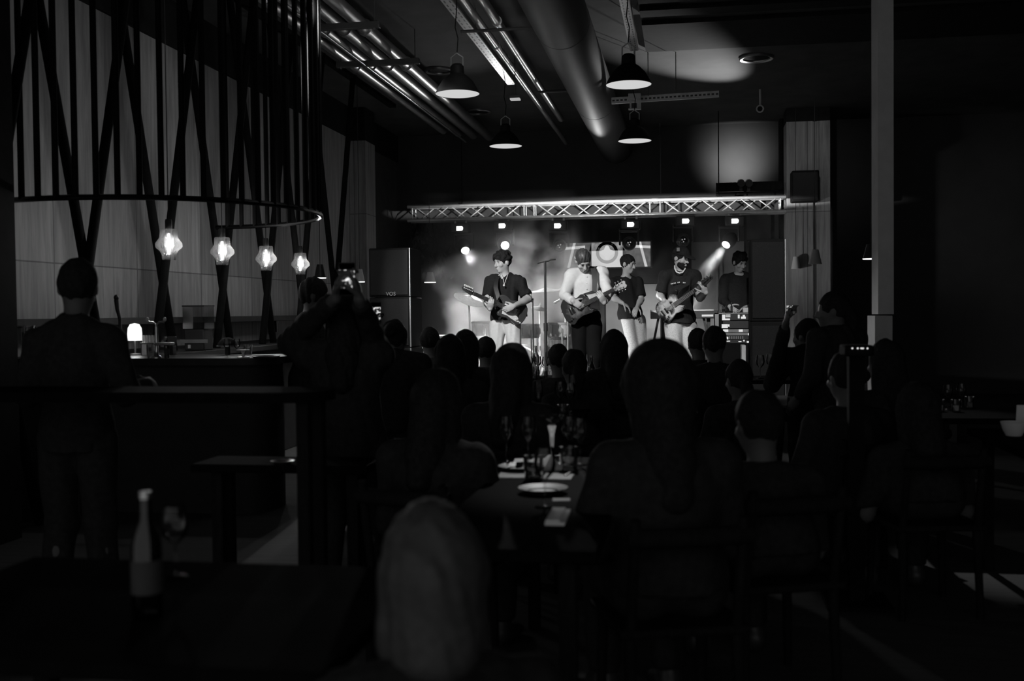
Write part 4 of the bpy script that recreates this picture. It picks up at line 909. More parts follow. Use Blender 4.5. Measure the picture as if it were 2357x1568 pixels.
cabinet(1729, 1807, 12.6, zz[1], zz[2], 'tall black loudspeaker, top of the right stack', None, 0.5); cabinet(1729, 1807, 12.6, zz[0], zz[1], 'black loudspeaker at the foot of the right stack', None, 0.5)
# tall stand
D = 11.95; tp_, lo_ = at(1256, 602, D), at(1257, 860, D); t = thing('microphone_stand', 'tall black stand with a tilted cross bar, centre stage front', 'stand', (lo_.x, lo_.y, ZS))
part('pole', MB().cyl((lo_.x, lo_.y, ZS + 0.02), (lo_.x, lo_.y, 1.25), 0.018, n=12).cyl((lo_.x, lo_.y, 1.2), (lo_.x, lo_.y, tp_.z), 0.014, n=12), FIX, t); part('clutch', MB().cyl((lo_.x, lo_.y, 1.18), (lo_.x, lo_.y, 1.27), 0.024, n=12), FIX, t)
part('round_base', MB().lathe([(0.14, 0), (0.14, 0.012), (0.03, 0.03), (0.001, 0.03)], 28, c=(lo_.x, lo_.y, ZS)), FIX, t); part('cross_bar', MB().tube([at(1237, 606, D), at(1250, 603, D), at(1262, 601, D), at(1268, 598, D), at(1279, 597, D)], 0.009, 8), FIX, t)
# ------------------------------------------------------------------ keyboard at the left
D = 12.7; a, b = at(951, 800, D), at(1010, 800, D); zk = at(960, 783, D).z; t = thing('keyboard', 'white keyboard on a stand beside the left loudspeaker stack', 'keyboard', ((a.x + b.x) / 2, a.y + 0.5, ZS))
WKEY = M('white lacquer', 0.8, 0.4, var=0.03)
part('keyboard_case', MB().box2((a.x, a.y, zk - 0.10), (b.x, a.y + 1.1, zk)), WKEY, t, bev=0.008); part('music_rest', MB().box2((a.x, a.y + 0.02, zk + 0.015), (b.x - 0.02, a.y + 1.0, zk + 0.04)), WKEY, t, bev=0.004)
for y0 in (a.y + 0.08, a.y + 0.95): part('leg', MB().bar((a.x + 0.14, y0, zk - 0.10), (a.x + 0.08, y0, ZS), 0.05, 0.05), WKEY, t)
# ------------------------------------------------------------------ drums and cymbals
CYM = M('cymbal bronze', 0.92, 0.4, metal=0.1, var=0.1, scale=30); CHROME = M('chrome', 0.85, 0.2, metal=0.4, var=0.03); ACRY = GLASS('acrylic shell', 0.75, 0.45, cloudy=0.18); DHEAD = M('drum head', 0.75, 0.6, var=0.04)
def cymbal(px, py, D, r, tilt, roll, label, ztop=None):
    c = at(px, py, D); t = thing('cymbal', label, 'cymbal', (c.x, c.y, ZS)); cl = c - V(c.x, c.y, ZS)
    R = Matrix.Rotation(roll, 3, 'Y') @ Matrix.Rotation(tilt, 3, 'X')
    part('cymbal_plate', MB().lathe([(r, -0.012), (r * 0.6, 0.0), (r * 0.25, 0.010), (r * 0.2, 0.025), (0.02, 0.034), (0.001, 0.034), (0.001, 0.030), (r * 0.2, 0.021), (r * 0.6, -0.003), (r, -0.014)], 40, c=cl, R=R), CYM, t, world=False)
    part('wing_nut', MB().cyl(cl + R @ V(0, 0, 0.03), cl + R @ V(0, 0, 0.07), 0.008, n=8), CHROME, t, world=False)
    part('stand_pole', MB().cyl((0, 0.06, 0.25), cl + R @ V(0, 0, -0.01), 0.011, n=10), CHROME, t, world=False)
    for i in range(3): an = i * 2.094 + 0.5; part('leg', MB().cyl((0, 0.06, 0.30), (0.28 * math.cos(an), 0.06 + 0.28 * math.sin(an), 0.012), 0.009, n=8), CHROME, t, world=False)
    return t
cymbal(1080, 688, 13.7, 0.205, math.radians(16), math.radians(24), 'large cymbal tipped towards the audience left of the dark shirted guitarist')
cymbal(1256, 668, 15.2, 0.26, math.radians(4), math.radians(-3), 'thin level cymbal seen edge on behind the tall stand')
cymbal(1300, 664, 15.4, 0.20, math.radians(5), math.radians(-8), 'cymbal half hidden behind the white shirted guitarist')
cymbal(1242, 709, 14.4, 0.105, math.radians(14), math.radians(12), 'small hi-hat cymbal left of the tall stand')
cymbal(1190, 672, 15.0, 0.18, math.radians(14), math.radians(14), 'cymbal half hidden behind the dark shirted guitarist')
def drum(px, ytop, ybot, wpx, D, label, mat, name='drum', legs=3, lugs=8, tilt=0):
    c = at(px, ybot, D); k = D / 2450; r = wpx * k / 2; hgt = (ybot - ytop) * k; t = thing(name, label, 'drum', (c.x, c.y, ZS)); z0 = c.z - ZS
    part('shell', MB().lathe([(r, z0), (r, z0 + hgt)], 36), mat, t, world=False)
    for z, nm in ((z0, 'lower_hoop'), (z0 + hgt, 'upper_hoop')): part(nm, MB().lathe([(r * 0.99, z - 0.014), (r * 1.05, z - 0.014), (r * 1.05, z + 0.014), (r * 0.99, z + 0.014)], 36), CHROME, t, world=False)
    part('drum_head', MB().lathe([(0.001, z0 + hgt + 0.004), (r * 0.99, z0 + hgt + 0.002)], 36), DHEAD, t, world=False)
    for i in range(lugs):
        an = 2 * math.pi * i / lugs + 0.2; x, y = r * 1.04 * math.cos(an), r * 1.04 * math.sin(an); part('lug', MB().box((x, y, z0 + hgt * 0.5), (0.022, 0.022, hgt * 0.5), Matrix.Rotation(an, 3, 'Z')).cyl((x, y, z0), (x, y, z0 + hgt), 0.004, n=6), CHROME, t, world=False)
    for i in range(legs):
        an = 2 * math.pi * i / legs - 1.2; x, y = r * 1.08 * math.cos(an), r * 1.08 * math.sin(an); part('leg', MB().tube([(x, y, z0 + hgt * 0.6), (x, y, z0 * 0.5), (x * 1.15, y * 1.15, 0.012)], 0.009, 8), CHROME, t, world=False)
    return t
drum(1287, 745, 772, 50, 13.5, 'snare drum with bright lugs between the tall stand and the white shirted guitarist', WKEY, 'snare_drum')
drum(1287, 780, 852, 44, 13.9, 'clear floor tom below the snare drum beside the tall stand', ACRY, 'floor_tom')
drum(1217, 748, 776, 48, 13.9, 'pale tom drum right of the light trousered guitarist', WKEY, 'tom_drum')
drum(1112, 742, 775, 52, 14.6, 'hazy tom drum left of the light trousered guitarist', ACRY, 'tom_drum')
c = at(1200, 800, 14.6); t = thing('bass_drum', 'clear bass drum behind the light trousered guitarist', 'drum', (c.x, c.y, ZS)); R = Matrix.Rotation(math.pi / 2, 3, 'X')
part('shell', MB().lathe([(0.27, -0.2), (0.27, 0.2)], 44, c=(0, 0, 0.28), R=R), ACRY, t, world=False); part('drum_head', MB().lathe([(0.001, 0.201), (0.268, 0.2)], 44, c=(0, 0, 0.28), R=R), GLASS('clear head', 0.85, 0.3, cloudy=0.25), t, world=False)
for s_ in (-0.2, 0.2): part('hoop', MB().lathe([(0.265, s_ - 0.02), (0.285, s_ - 0.02), (0.285, s_ + 0.02), (0.265, s_ + 0.02)], 44, c=(0, 0, 0.28), R=R), CHROME, t, world=False)
a, b = at(1277, 697, 13.6), at(1304, 682, 13.2); t = thing('boom_microphone', 'pale microphone on a boom pointing at the drums left of the white shirted guitarist', 'microphone', (b.x, b.y + 0.1, ZS))
part('microphone', MB().cyl(a, a + (b - a) * 0.45, 0.017, 0.013, n=12), WKEY, t); part('boom_arm', MB().cyl(a + (b - a) * 0.45, b + V(0, 0.1, 0), 0.007, n=8), CHROME, t); part('pole', MB().cyl((b.x, b.y + 0.1, ZS), (b.x, b.y + 0.1, b.z), 0.009, n=8), CHROME, t); part('foot', MB().lathe([(0.12, 0), (0.12, 0.015), (0.001, 0.02)], 22, c=(b.x, b.y + 0.1, ZS)), FIX, t)
a, b = at(1219, 673, 13.3), at(1225, 695, 13.2); t = thing('clip_microphone', 'pale microphone on a thin stand right of the dark shirted guitarist', 'microphone', (b.x, b.y + 0.06, ZS)); part('microphone', MB().cyl(a, b, 0.012, n=12), WKEY, t); part('pole', MB().cyl((b.x, b.y + 0.06, ZS), (b.x, b.y + 0.06, b.z + 0.05), 0.009, n=8), CHROME, t); part('clip', MB().box(b + V(0, 0.03, 0.03), (0.02, 0.07, 0.02)), FIX, t); part('foot', MB().lathe([(0.12, 0), (0.12, 0.015), (0.001, 0.02)], 22, c=(b.x, b.y + 0.06, ZS)), FIX, t)
# ------------------------------------------------------------------ electronic keyboard on a stand, right of centre
D = 13.9; a, b = at(1497, 722, D), at(1652, 722, D); zk = at(1560, 716, D).z; t = thing('stage_piano', 'dark stage piano on a braced stand behind the bass player', 'keyboard', ((a.x + b.x) / 2, a.y, ZS))
part('keyboard_case', MB().box2((a.x, a.y, zk - 0.10), (b.x, a.y + 0.32, zk)), FIX, t, bev=0.008); part('white_keys', MB().box2((a.x + 0.05, a.y + 0.18, zk), (b.x - 0.05, a.y + 0.31, zk + 0.014)), WKEY, t, bev=0.002); part('light_strip', MB().box2((at(1615, 722, D).x, a.y - 0.004, zk - 0.075), (at(1641, 722, D).x, a.y, zk - 0.05)), EM('light strip', 0.7), t)
for x in (a.x + 0.16, b.x - 0.12): part('upright', MB().box2((x - 0.025, a.y + 0.12, ZS), (x + 0.025, a.y + 0.18, zk - 0.10)), FIX, t)
part('brace', MB().bar((a.x + 0.10, a.y + 0.1, zk - 0.10), (a.x - 0.08, a.y + 0.1, ZS + 0.03), 0.03, 0.03), FIX, t); part('brace', MB().bar((b.x - 0.18, a.y + 0.1, zk - 0.10), (b.x - 0.02, a.y + 0.1, ZS + 0.12), 0.03, 0.03), FIX, t); part('foot_rail', MB().box2((a.x - 0.1, a.y + 0.12, ZS), (b.x, a.y + 0.18, ZS + 0.05)), FIX, t)
a, b = at(1496, 715, 13.5), at(1521, 721, 13.5); t = thing('stand_microphone', 'pale microphone on a thin stand left of the bass body', 'microphone', (b.x, b.y, ZS)); part('microphone', MB().cyl(a, b, 0.009, 0.017, n=12).ell(b, (0.024, 0.024, 0.024)), WKEY, t); part('pole', MB().cyl((b.x, b.y, ZS), b, 0.010, n=8), CHROME, t); part('foot', MB().lathe([(0.12, 0), (0.12, 0.015), (0.001, 0.02)], 22, c=(b.x, b.y, ZS)), FIX, t)
# equipment rack at the right
D = 13.4; k = D / 2450; a, b = at(1646, 760, D), at(1735, 760, D); zr = at(1690, 720, D).z; w = b.x - a.x; y0 = a.y; t = thing('equipment_rack', 'black equipment rack full of units beside the right loudspeaker stack', 'rack', ((a.x + b.x) / 2, y0 + 0.25, ZS))
X0 = lambda px: at(px, 760, D).x
part('rack_case', MB().box2((a.x, y0, ZS), (b.x, y0 + 0.5, zr)), CAB, t, bev=0.008); part('case_edge', MB().box2((a.x, y0 - 0.006, zr - 0.015), (b.x, y0, zr)).box2((a.x, y0 - 0.006, at(1690, 752, D).z), (a.x + 0.045, y0, zr)).box2((b.x - 0.06, y0 - 0.006, ZS), (b.x - 0.052, y0, zr)), GALV, t)
ZZ = lambda py: at(1690, py, D).z
LBL = M('white label', 0.95, 0.6, var=0.02); GREYU = M('grey unit', 0.30, 0.5, var=0.1)
def unit(pya, pyb, mat): return part('rack_unit', MB().box2((X0(1664), y0 - 0.012, ZZ(pyb)), (X0(1724), y0, ZZ(pya))), mat, t, bev=0.003)
def lab(u, x0_, y0_, x1_, y1_, nm='unit_label', mt=None): o = part(nm, MB().box2((X0(x0_), y0 - 0.017, ZZ(y1_)), (X0(x1_), y0 - 0.0125, ZZ(y0_))), mt or EM('unit glow', 0.75), t); o.parent = u; return o  # labels emit to imitate light falling on white plates
u = unit(722, 737, FIX); [lab(u, *q) for q in ((1662, 724, 1669, 737), (1670, 724, 1681, 726.5), (1670, 728, 1681, 730), (1669, 733, 1680, 737), (1698, 724.5, 1702, 733), (1705, 729, 1716, 734), (1709, 725, 1714, 729))]
u = unit(739, 756, FIX); [lab(u, *q) for q in ((1661, 746, 1675, 755), (1675.5, 746.5, 1679, 752))]
u = unit(758, 765, GREYU); [lab(u, *q) for q in ((1664, 758, 1676, 764), (1700, 758.5, 1709, 764))]
u = unit(766, 772, GREYU); lab(u, 1721, 767, 1724, 772, 'knob_glow')
u = unit(773, 782, FIX); lab(u, 1671, 775, 1676, 781, 'knob_glow'); [lab(u, 1678 + i * 5, 774, 1680 + i * 5, 780, 'fader', GREYU) for i in range(7)]
u = unit(783, 790, FIX); [lab(u, *q) for q in ((1671, 784, 1680, 786.5), (1699, 785, 1706, 787.5), (1710, 782.5, 1713, 786), (1718, 785, 1723, 789))]
p = at(1665, 718, 13.6); glassware('tumbler', V(p.x, p.y, zr), 'small tumbler on top of the equipment rack, left of the bottle', 'drinks on the rack', 0.95)
p = at(1684, 718, 13.6); glassware('bottle', V(p.x, p.y, zr), 'small bottle on top of the equipment rack', 'drinks on the rack', 0.42)
p = at(1721, 720, 13.5); solo('white_box', MB().box((p.x, p.y + 0.07, zr + 0.032), (0.115, 0.12, 0.06)), WKEY, 'small white box under the hand on the equipment rack', 'box', bev=0.003)
a = at(1712, 795, 12.9); solo('floor_case', MB().box((a.x, a.y + 0.15, ZS + (a.z - ZS) / 2), (0.05, 0.3, a.z - ZS)), M('pale case', 0.5, 0.5), 'narrow pale case end standing before the equipment rack', 'case', bev=0.006)
# climbing plant at the back left of the stage
IVY = M('ivy leaf', 0.06, 0.6, var=0.4); rs = random.Random(3); m = MB()
for _ in range(520):
    px, py = rs.gauss(985, 22), rs.uniform(515, 640); px = max(952, min(1040, px)); p = onY(px, py, YB - rs.uniform(0.07, 0.24)); R = Matrix.Rotation(rs.uniform(0, 6.3), 3, 'Z') @ Matrix.Rotation(rs.uniform(0.6, 2.2), 3, 'X'); s_ = rs.uniform(0.03, 0.06)
    m.add([p + R @ V(0, -s_, 0), p + R @ V(s_ * 0.7, 0, 0.01), p + R @ V(0, s_ * 1.2, 0), p + R @ V(-s_ * 0.7, 0, 0.01)], [(0, 1, 2, 3)])
o = solo('climbing_plant', m, IVY, 'dark climbing plant on the back wall above the pale cone lamp', 'plant', kind='stuff', smooth=False)
# ------------------------------------------------------------------ stage haze
m = bpy.data.materials.new('stage haze'); m.use_nodes = True; nt = m.node_tree; Lk = nt.links.new; nt.nodes.remove(nt.nodes['Principled BSDF'])
vs = nt.nodes.new('ShaderNodeVolumeScatter'); vs.inputs['Anisotropy'].default_value = 0.25; vs.inputs['Color'].default_value = (1, 1, 1, 1)
tc = nt.nodes.new('ShaderNodeTexCoord'); no = nt.nodes.new('ShaderNodeTexNoise'); no.inputs['Scale'].default_value = 1.55; no.inputs['Detail'].default_value = 3.0; no.inputs['Distortion'].default_value = 0.7; mp = nt.nodes.new('ShaderNodeMapping'); mp.inputs['Scale'].default_value = (1.0, 0.22, 0.75); Lk(tc.outputs['Object'], mp.inputs[0]); Lk(mp.outputs[0], no.inputs['Vector'])
mr = nt.nodes.new('ShaderNodeMapRange'); mr.inputs['From Min'].default_value = 0.47; mr.inputs['From Max'].default_value = 0.61; mr.inputs['To Min'].default_value = 0.015; mr.inputs['To Max'].default_value = 0.5
Lk(no.outputs['Fac'], mr.inputs['Value'])
sz = nt.nodes.new('ShaderNodeSeparateXYZ'); Lk(tc.outputs['Object'], sz.inputs[0]); m2 = nt.nodes.new('ShaderNodeMapRange'); m2.inputs['From Min'].default_value = 0.6; m2.inputs['From Max'].default_value = 2.1; m2.inputs['To Min'].default_value = 1.35; m2.inputs['To Max'].default_value = 0.28; Lk(sz.outputs['Z'], m2.inputs['Value']); mm = nt.nodes.new('ShaderNodeMath'); mm.operation = 'MULTIPLY'; Lk(mr.outputs[0], mm.inputs[0]); Lk(m2.outputs[0], mm.inputs[1]); Lk(mm.outputs[0], vs.inputs['Density']); Lk(vs.outputs[0], nt.nodes['Material Output'].inputs['Volume'])
hz = MB().prism([(-3.45, 12.95), (-1.35, 12.95), (-1.35, 15.35), (1.5, 15.35), (1.5, 16.7), (-3.45, 16.7)], ZS + 0.005, 2.9); o = solo('stage_haze', hz, m, 'drifting haze around the drums behind the guitarists', 'haze', kind='stuff', smooth=False)
# ------------------------------------------------------------------ instruments
def catmull(P, n=6):
    out = []
    for i in range(len(P)):
        p0, p1, p2, p3 = (np.array(P[(i + j - 1) % len(P)]) for j in range(4))
        for k in range(n):
            t = k / n; out.append(tuple(0.5 * (2 * p1 + (p2 - p0) * t + (2 * p0 - 5 * p1 + 4 * p2 - p3) * t * t + (3 * p1 - p0 - 3 * p2 + p3) * t ** 3)))
    return out
STRAT = [(-.22, 0), (-.20, .10), (-.12, .155), (-.02, .135), (.05, .115), (.13, .14), (.20, .125), (.205, .095), (.14, .05), (.13, 0), (.135, -.045), (.16, -.09), (.145, -.12), (.09, -.125), (.02, -.115), (-.06, -.13), (-.14, -.145), (-.2, -.09)]
SINGLE = [(-.21, 0), (-.195, .11), (-.11, .165), (-.02, .13), (.05, .11), (.12, .125), (.165, .10), (.18, .04), (.175, -.02), (.15, -.045), (.165, -.09), (.19, -.105), (.17, -.125), (.10, -.12), (.03, -.115), (-.05, -.13), (-.13, -.16), (-.2, -.09)]
BASSO = [(-.25, -.02), (-.235, .09), (-.15, .15), (-.05, .125), (.03, .105), (.13, .145), (.24, .15), (.25, .12), (.17, .06), (.15, .01), (.15, -.04), (.19, -.09), (.17, -.125), (.10, -.125), (.02, -.11), (-.08, -.135), (-.17, -.16), (-.24, -.12)]
def burst(name, inner, outer, r0, r1, rough=0.25):
    m = bpy.data.materials.new(name); m.use_nodes = True; nt = m.node_tree; b = nt.nodes['Principled BSDF']; b.inputs['Roughness'].default_value = rough
    tc = nt.nodes.new('ShaderNodeTexCoord'); mp = nt.nodes.new('ShaderNodeMapping'); mp.inputs['Scale'].default_value = (0.8, 1.15, 0); nt.links.new(tc.outputs['Object'], mp.inputs[0])
    ln = nt.nodes.new('ShaderNodeVectorMath'); ln.operation = 'LENGTH'; nt.links.new(mp.outputs[0], ln.inputs[0])
    no = nt.nodes.new('ShaderNodeTexNoise'); no.inputs['Scale'].default_value = 30; nt.links.new(tc.outputs['Object'], no.inputs['Vector'])
    ad = nt.nodes.new('ShaderNodeMath'); ad.operation = 'MULTIPLY_ADD'; ad.inputs[1].default_value = 0.09; nt.links.new(no.outputs['Fac'], ad.inputs[0]); nt.links.new(ln.outputs['Value'], ad.inputs[2])
    mr = nt.nodes.new('ShaderNodeMapRange'); mr.inputs[1].default_value = r0; mr.inputs[2].default_value = r1; mr.inputs[3].default_value = inner; mr.inputs[4].default_value = outer; nt.links.new(ad.outputs[0], mr.inputs[0])
    nt.links.new(mr.outputs[0], b.inputs['Base Color'])
    return m
MAPLE = M('maple neck', 0.5, 0.4, var=0.08, stretch=(1, 12, 12)); ROSEW = M('rosewood', 0.06, 0.5, var=0.2); NICKEL = M('nickel', 0.75, 0.22, metal=1.0); CREAMP = M('cream plastic', 0.75, 0.4)
def guitar(name, label, org, tip, front, outline, bodymat, neckmat, boardmat, sc=1.0, bass=False, headmat=None, guard=None, flip=1, npk=2, dots=True):
    nut, tipx, bridge = (0.66, 0.87, -0.15) if bass else (0.558, 0.735, -0.09)
    X = nrm(tip - org); Z = nrm(Vector(front) - X * Vector(front).dot(X)); Y = Z.cross(X)
    Mx = Matrix.Translation(org) @ Matrix((X, Y, Z)).transposed().to_4x4()
    t = thing(name, label, 'bass guitar' if bass else 'guitar'); t.matrix_world = Mx; MW[t.name] = Mx
    k = sc; Fp = lambda P: [(x * k, y * flip * k) for x, y in (P if flip > 0 else P[::-1])]
    pt = lambda nm, mb, mt, **a: part(nm, mb, mt, t, world=False, **a)
    pt('body', MB().prism(Fp(catmull(outline)), -0.022, 0.022), bodymat, bev=0.007, seg=2)
    w0, w1 = (0.031, 0.022) if bass else (0.028, 0.021)
    pt('neck', MB().prism([(0.10 * k, -w0 * k), (nut * k, -w1 * k), (nut * k, w1 * k), (0.10 * k, w0 * k)], 0.002, 0.026), neckmat, bev=0.006)
    fb = pt('fretboard', MB().prism([(0.08 * k, -w0 * k), (nut * k, -w1 * k), (nut * k, w1 * k), (0.08 * k, w0 * k)], 0.0262, 0.032), boardmat)
    fr = MB(); scl = nut - bridge
    for i in range(1, 21):
        x = nut - scl * (1 - 2 ** (-i / 12)); wv = w1 + (w0 - w1) * (nut - x) / (nut - 0.08) if x > 0.08 else w0
        if x > 0.085: fr.box((x * k, 0, 0.0328), (0.0035 if not bass else 0.006, 2 * wv * k, 0.0022))
    f_ = part('fret', fr, NICKEL if not bass else ROSEW, t, world=False); f_.parent = fb
    if npk == 2: ho = [(nut, -w1), (nut + 0.03, -0.035), (tipx - 0.02, -0.043), (tipx, -0.025), (tipx - 0.012, 0.0), (tipx, 0.025), (tipx - 0.02, 0.043), (nut + 0.03, 0.035), (nut, w1)]
    else: ho = [(nut, -w1), (nut + 0.03, -0.035), (nut + 0.06, -0.03), (tipx - 0.03, -0.012), (tipx, 0.012), (tipx - 0.02, 0.035), (nut + 0.05, 0.048), (nut + 0.02, 0.035), (nut, w1)]
    hs_ = pt('headstock', MB().prism(Fp(ho), 0.006, 0.022), headmat or neckmat, bev=0.003)
    n = 4 if bass else 6; ends = []
    for i in range(n):
        if npk == 2: sgn = 1 if i < n // 2 else -1; x = nut + 0.045 + (i % (n // 2)) * 0.043
        else: sgn = 1; x = nut + 0.03 + i * (0.14 if bass else 0.115) / (n - 1) * (tipx - nut) / 0.18
        y = sgn * (0.026 if npk == 2 else 0.018) * flip; ends.append((x, y))
        pg = part('tuning_peg', MB().cyl((x * k, y * k, 0.02), (x * k, y * k, 0.034), 0.006, n=10).cyl((x * k, y * k, 0.012), (x * k, (y + sgn * flip * 0.03) * k, 0.012), 0.004, n=8).ell((x * k, (y + sgn * flip * 0.036) * k, 0.012), (0.011, 0.010, 0.007), None, 10, 6), NICKEL if not guard == 'w' else CREAMP, t, world=False); pg.parent = hs_
    pxs = (0.03, -0.05) if not bass else (0.02, -0.08)
    for x in pxs: pt('pickup', MB().box((x * k, 0, 0.027), ((0.036 if not bass else 0.026) * k, 0.078 * k, 0.016)), (CREAMP if guard == 'w' else (SOCKET if bass else NICKEL)), bev=0.003)
    if guard: pt('pickguard', MB().prism(Fp([(0.12, 0.045), (0.05, 0.075), (-0.03, 0.06), (-0.07, -0.02), (-0.13, -0.07), (-0.11, -0.11), (-0.03, -0.10), (0.03, -0.085), (0.11, -0.09), (0.115, -0.04)]), 0.0222, 0.0245), CREAMP if guard == 'w' else SOCKET)
    pt('bridge', MB().box((bridge * k, 0, 0.028), (0.03 * k, 0.085 * k, 0.014)), NICKEL, bev=0.003)
    for i, (x, y) in enumerate(((-0.10, -0.085), (-0.13, -0.10), (-0.16, -0.105))): pt('knob', MB().cyl((x * k, y * flip * k, 0.022), (x * k, y * flip * k, 0.042), 0.012, 0.010, n=14), CREAMP if guard == 'w' else NICKEL)
    for i in range(n):
        yy = (i / (n - 1) - 0.5); pt('string', MB().tube([(bridge * k, yy * 0.052 * k, 0.037), (nut * k, yy * 0.034 * k, 0.036), (ends[i][0] * k, ends[i][1] * k, 0.03)], 0.0011, 4), NICKEL)
    return t, Mx
def strap(t, pts, wv, w, mat, th=0.004):
    pts = [Vector(p) for p in pts]; m = MB(); vs = []; n = len(pts)
    for i, p in enumerate(pts):
        d = nrm(pts[min(i + 1, n - 1)] - pts[max(i - 1, 0)]); s = Vector(wv[i] if isinstance(wv, list) else wv); s = nrm(s - d * s.dot(d)); q = d.cross(s)
        vs += [p + s * w / 2 + q * th / 2, p - s * w / 2 + q * th / 2, p - s * w / 2 - q * th / 2, p + s * w / 2 - q * th / 2]
    fs = [(4 * i + k, 4 * i + (k + 1) % 4, 4 * i + 4 + (k + 1) % 4, 4 * i + 4 + k) for i in range(n - 1) for k in range(4)] + [(3, 2, 1, 0), (4 * n - 4, 4 * n - 3, 4 * n - 2, 4 * n - 1)]
    return part('strap', m.add(vs, fs), mat, t)
# ------------------------------------------------------------------ band
def joints(D, spec):
    J = {k: at(*v[:2], D + v[2]) for k, v in spec.items()}
    for s in 'LR':
        J['an' + s].z = ZS + 0.09
        J['kn' + s].z = max(J['kn' + s].z, ZS + 0.48)
    return J
r_, f_, u_ = rgt0, Vector((fwd.x, fwd.y, 0)).normalized(), V(0, 0, 1)
HB_ = 0.0065
# dark shirt, pale trousers, left guitarist
J = joints(12.6, dict(pel=(1162, 732, 0.02), nek=(1163, 636, 0.03), hc=(1157, 604, 0.0), shL=(1131, 648, 0.07), shR=(1196, 649, -0.05), elL=(1120, 695, -0.06), wrL=(1128, 711, -0.31), elR=(1215, 689, -0.1), wrR=(1184, 704, -0.3),
    hipL=(1146, 748, 0.03), hipR=(1179, 748, -0.02), knL=(1140, 822, 0), knR=(1185, 822, -0.06), anL=(1136, 900, 0.06), anR=(1190, 900, 0.0)))
J['fw'] = -f_ - r_ * 0.35; J['hem'] = 0.03
GT1, M1 = guitar('electric_guitar', 'dark electric guitar held by the guitarist in the dark shirt, neck towards the left stack', at(1176, 714, 12.6 - 0.20), at(1078, 671, 12.6 - 0.44), -f_ + u_ * 0.12, STRAT, M('dark guitar lacquer', 0.06, 0.2, var=0.1), MAPLE, ROSEW, 0.93, False, M('dark headstock', 0.05, 0.3), 'w', -1, 1)
pB = person('person in a dark T-shirt and pale trousers playing guitar, head turned to the left stack', J, -r_ * 0.80 - f_ * 0.6 - u_ * 0.12, u_, 'curly', 'tee', BLACKTEE, CREAM, None, None, HB_, 1.06,
    dict(L=dict(d=u_ * 0.75 - f_ * 0.5 + r_ * 0.1, n=f_ + u_ * 0.2, t=-r_, curl=0.75), R=dict(d=-r_ * 0.85 - u_ * 0.35 - f_ * 0.1, n=f_, t=u_, curl=0.55)), seed=11)
inf = pB[1]; ch = inf['mid']
def chain(root, pts, r, mat, pend=None, name='necklace'):
    o = part(name, MB().tube(pts, r, 6), mat, root)
    if pend: p2 = part('pendant', MB().ell(pend[0], pend[1]), mat, root); p2.parent = o
    return o
D = 12.6
chain(pB[0], [at(1152, 628, D - .02), at(1155, 634, D - .125), at(1159, 645, D - .14), at(1160, 656, D - .155), at(1166, 640, D - .14), at(1170, 629, D - .07)], 0.003, CREAMP, (at(1160, 657, D - .16), (0.012, 0.008, 0.012)))
strap(GT1, [M1 @ V(0.17, -0.11, 0.0) , at(1148, 690, D - .20), at(1141, 662, D - .17), at(1143, 642, D - .08), at(1152, 634, D + .06), at(1185, 650, D + .16), at(1205, 690, D + .12), M1 @ V(-0.21, 0.0, -0.01)], -f_ * 0.2 + r_, 0.05, SOCKET)
# white shirt, centre guitarist
J = joints(12.2, dict(pel=(1349, 733, 0.02), nek=(1349, 623, 0.06), hc=(1342, 600, -0.09), shL=(1316, 632, 0.02), shR=(1385, 627, 0.02), elL=(1300, 681, -0.02), wrL=(1319, 694, -0.30), elR=(1400, 674, -0.2), wrR=(1391, 697, -0.42),
    hipL=(1334, 750, 0.02), hipR=(1366, 750, 0.02), knL=(1334, 828, 0), knR=(1368, 826, -0.03), anL=(1336, 910, 0.06), anR=(1364, 912, 0.02)))
J['fw'] = -f_ + r_ * 0.05; J['hem'] = -0.10
GT2, M2 = guitar('electric_guitar', 'dark flamed electric guitar held by the guitarist in the white shirt', at(1330, 709, 12.2 - 0.20), at(1437, 655, 12.2 - 0.58), -f_ + u_ * 0.1, SINGLE, burst('flamed dark top', 0.26, 0.03, 0.03, 0.17), M('dark neck', 0.10, 0.35), ROSEW, 0.95, False, M('pale headstock', 0.40, 0.4, var=0.1), None, 1, 2)
pC = person('person in a white shirt and black trousers bowing his head over a guitar, centre stage', J, -f_ * 0.72 + r_ * 0.22 - u_ * 0.66, u_ * 0.75 - f_ * 0.65, 'short', 'shirt', WHITECLOTH, M('black trousers', 0.007, 0.9, var=0.15, spec=0.1), None, M('brown hair', 0.06, 0.4, var=0.4, scale=50), HB_, 1.0,
    dict(L=dict(d=r_ * 0.8 - u_ * 0.5 - f_ * 0.1, n=f_ + u_ * 0.1, t=u_ + r_ * 0.3, curl=0.5), R=dict(d=u_ * 0.75 - r_ * 0.4 - f_ * 0.4, n=f_ - r_ * 0.2, t=r_, curl=0.7)), seed=21, hairvol=1.02)
D = 12.2
inf = pC[1]; mid = inf['mid']; S_, Fw_, U_ = inf['S'], inf['Fw'], inf['U']
cl = Field(); cl.cone(mid(0.985, 0.0), mid(1.05, 0.02), 0.076, 0.070, k=0.01); cl.cone(mid(0.9, 0.0), mid(1.15, 0.03), 0.066, 0.066, k=0.004, op='sub'); cl.cone(mid(1.06, 0.13), mid(0.92, 0.10), 0.04, 0.012, k=0.004, op='sub'); sdf_obj('collar', cl, WHITECLOTH, 0.006, inf['shirt'])
pkt = MB()
for i in range(5): pkt.ell(mid(0.84 - 0.13 * i, 0.124 + 0.004 * (i < 3)), (0.006, 0.006, 0.006), None, 8, 6)
o = part('button', pkt, CREAMP, None); o.data.transform(Matrix.Translation(-MW[pC[0].name].to_translation())); o.parent = pC[0]
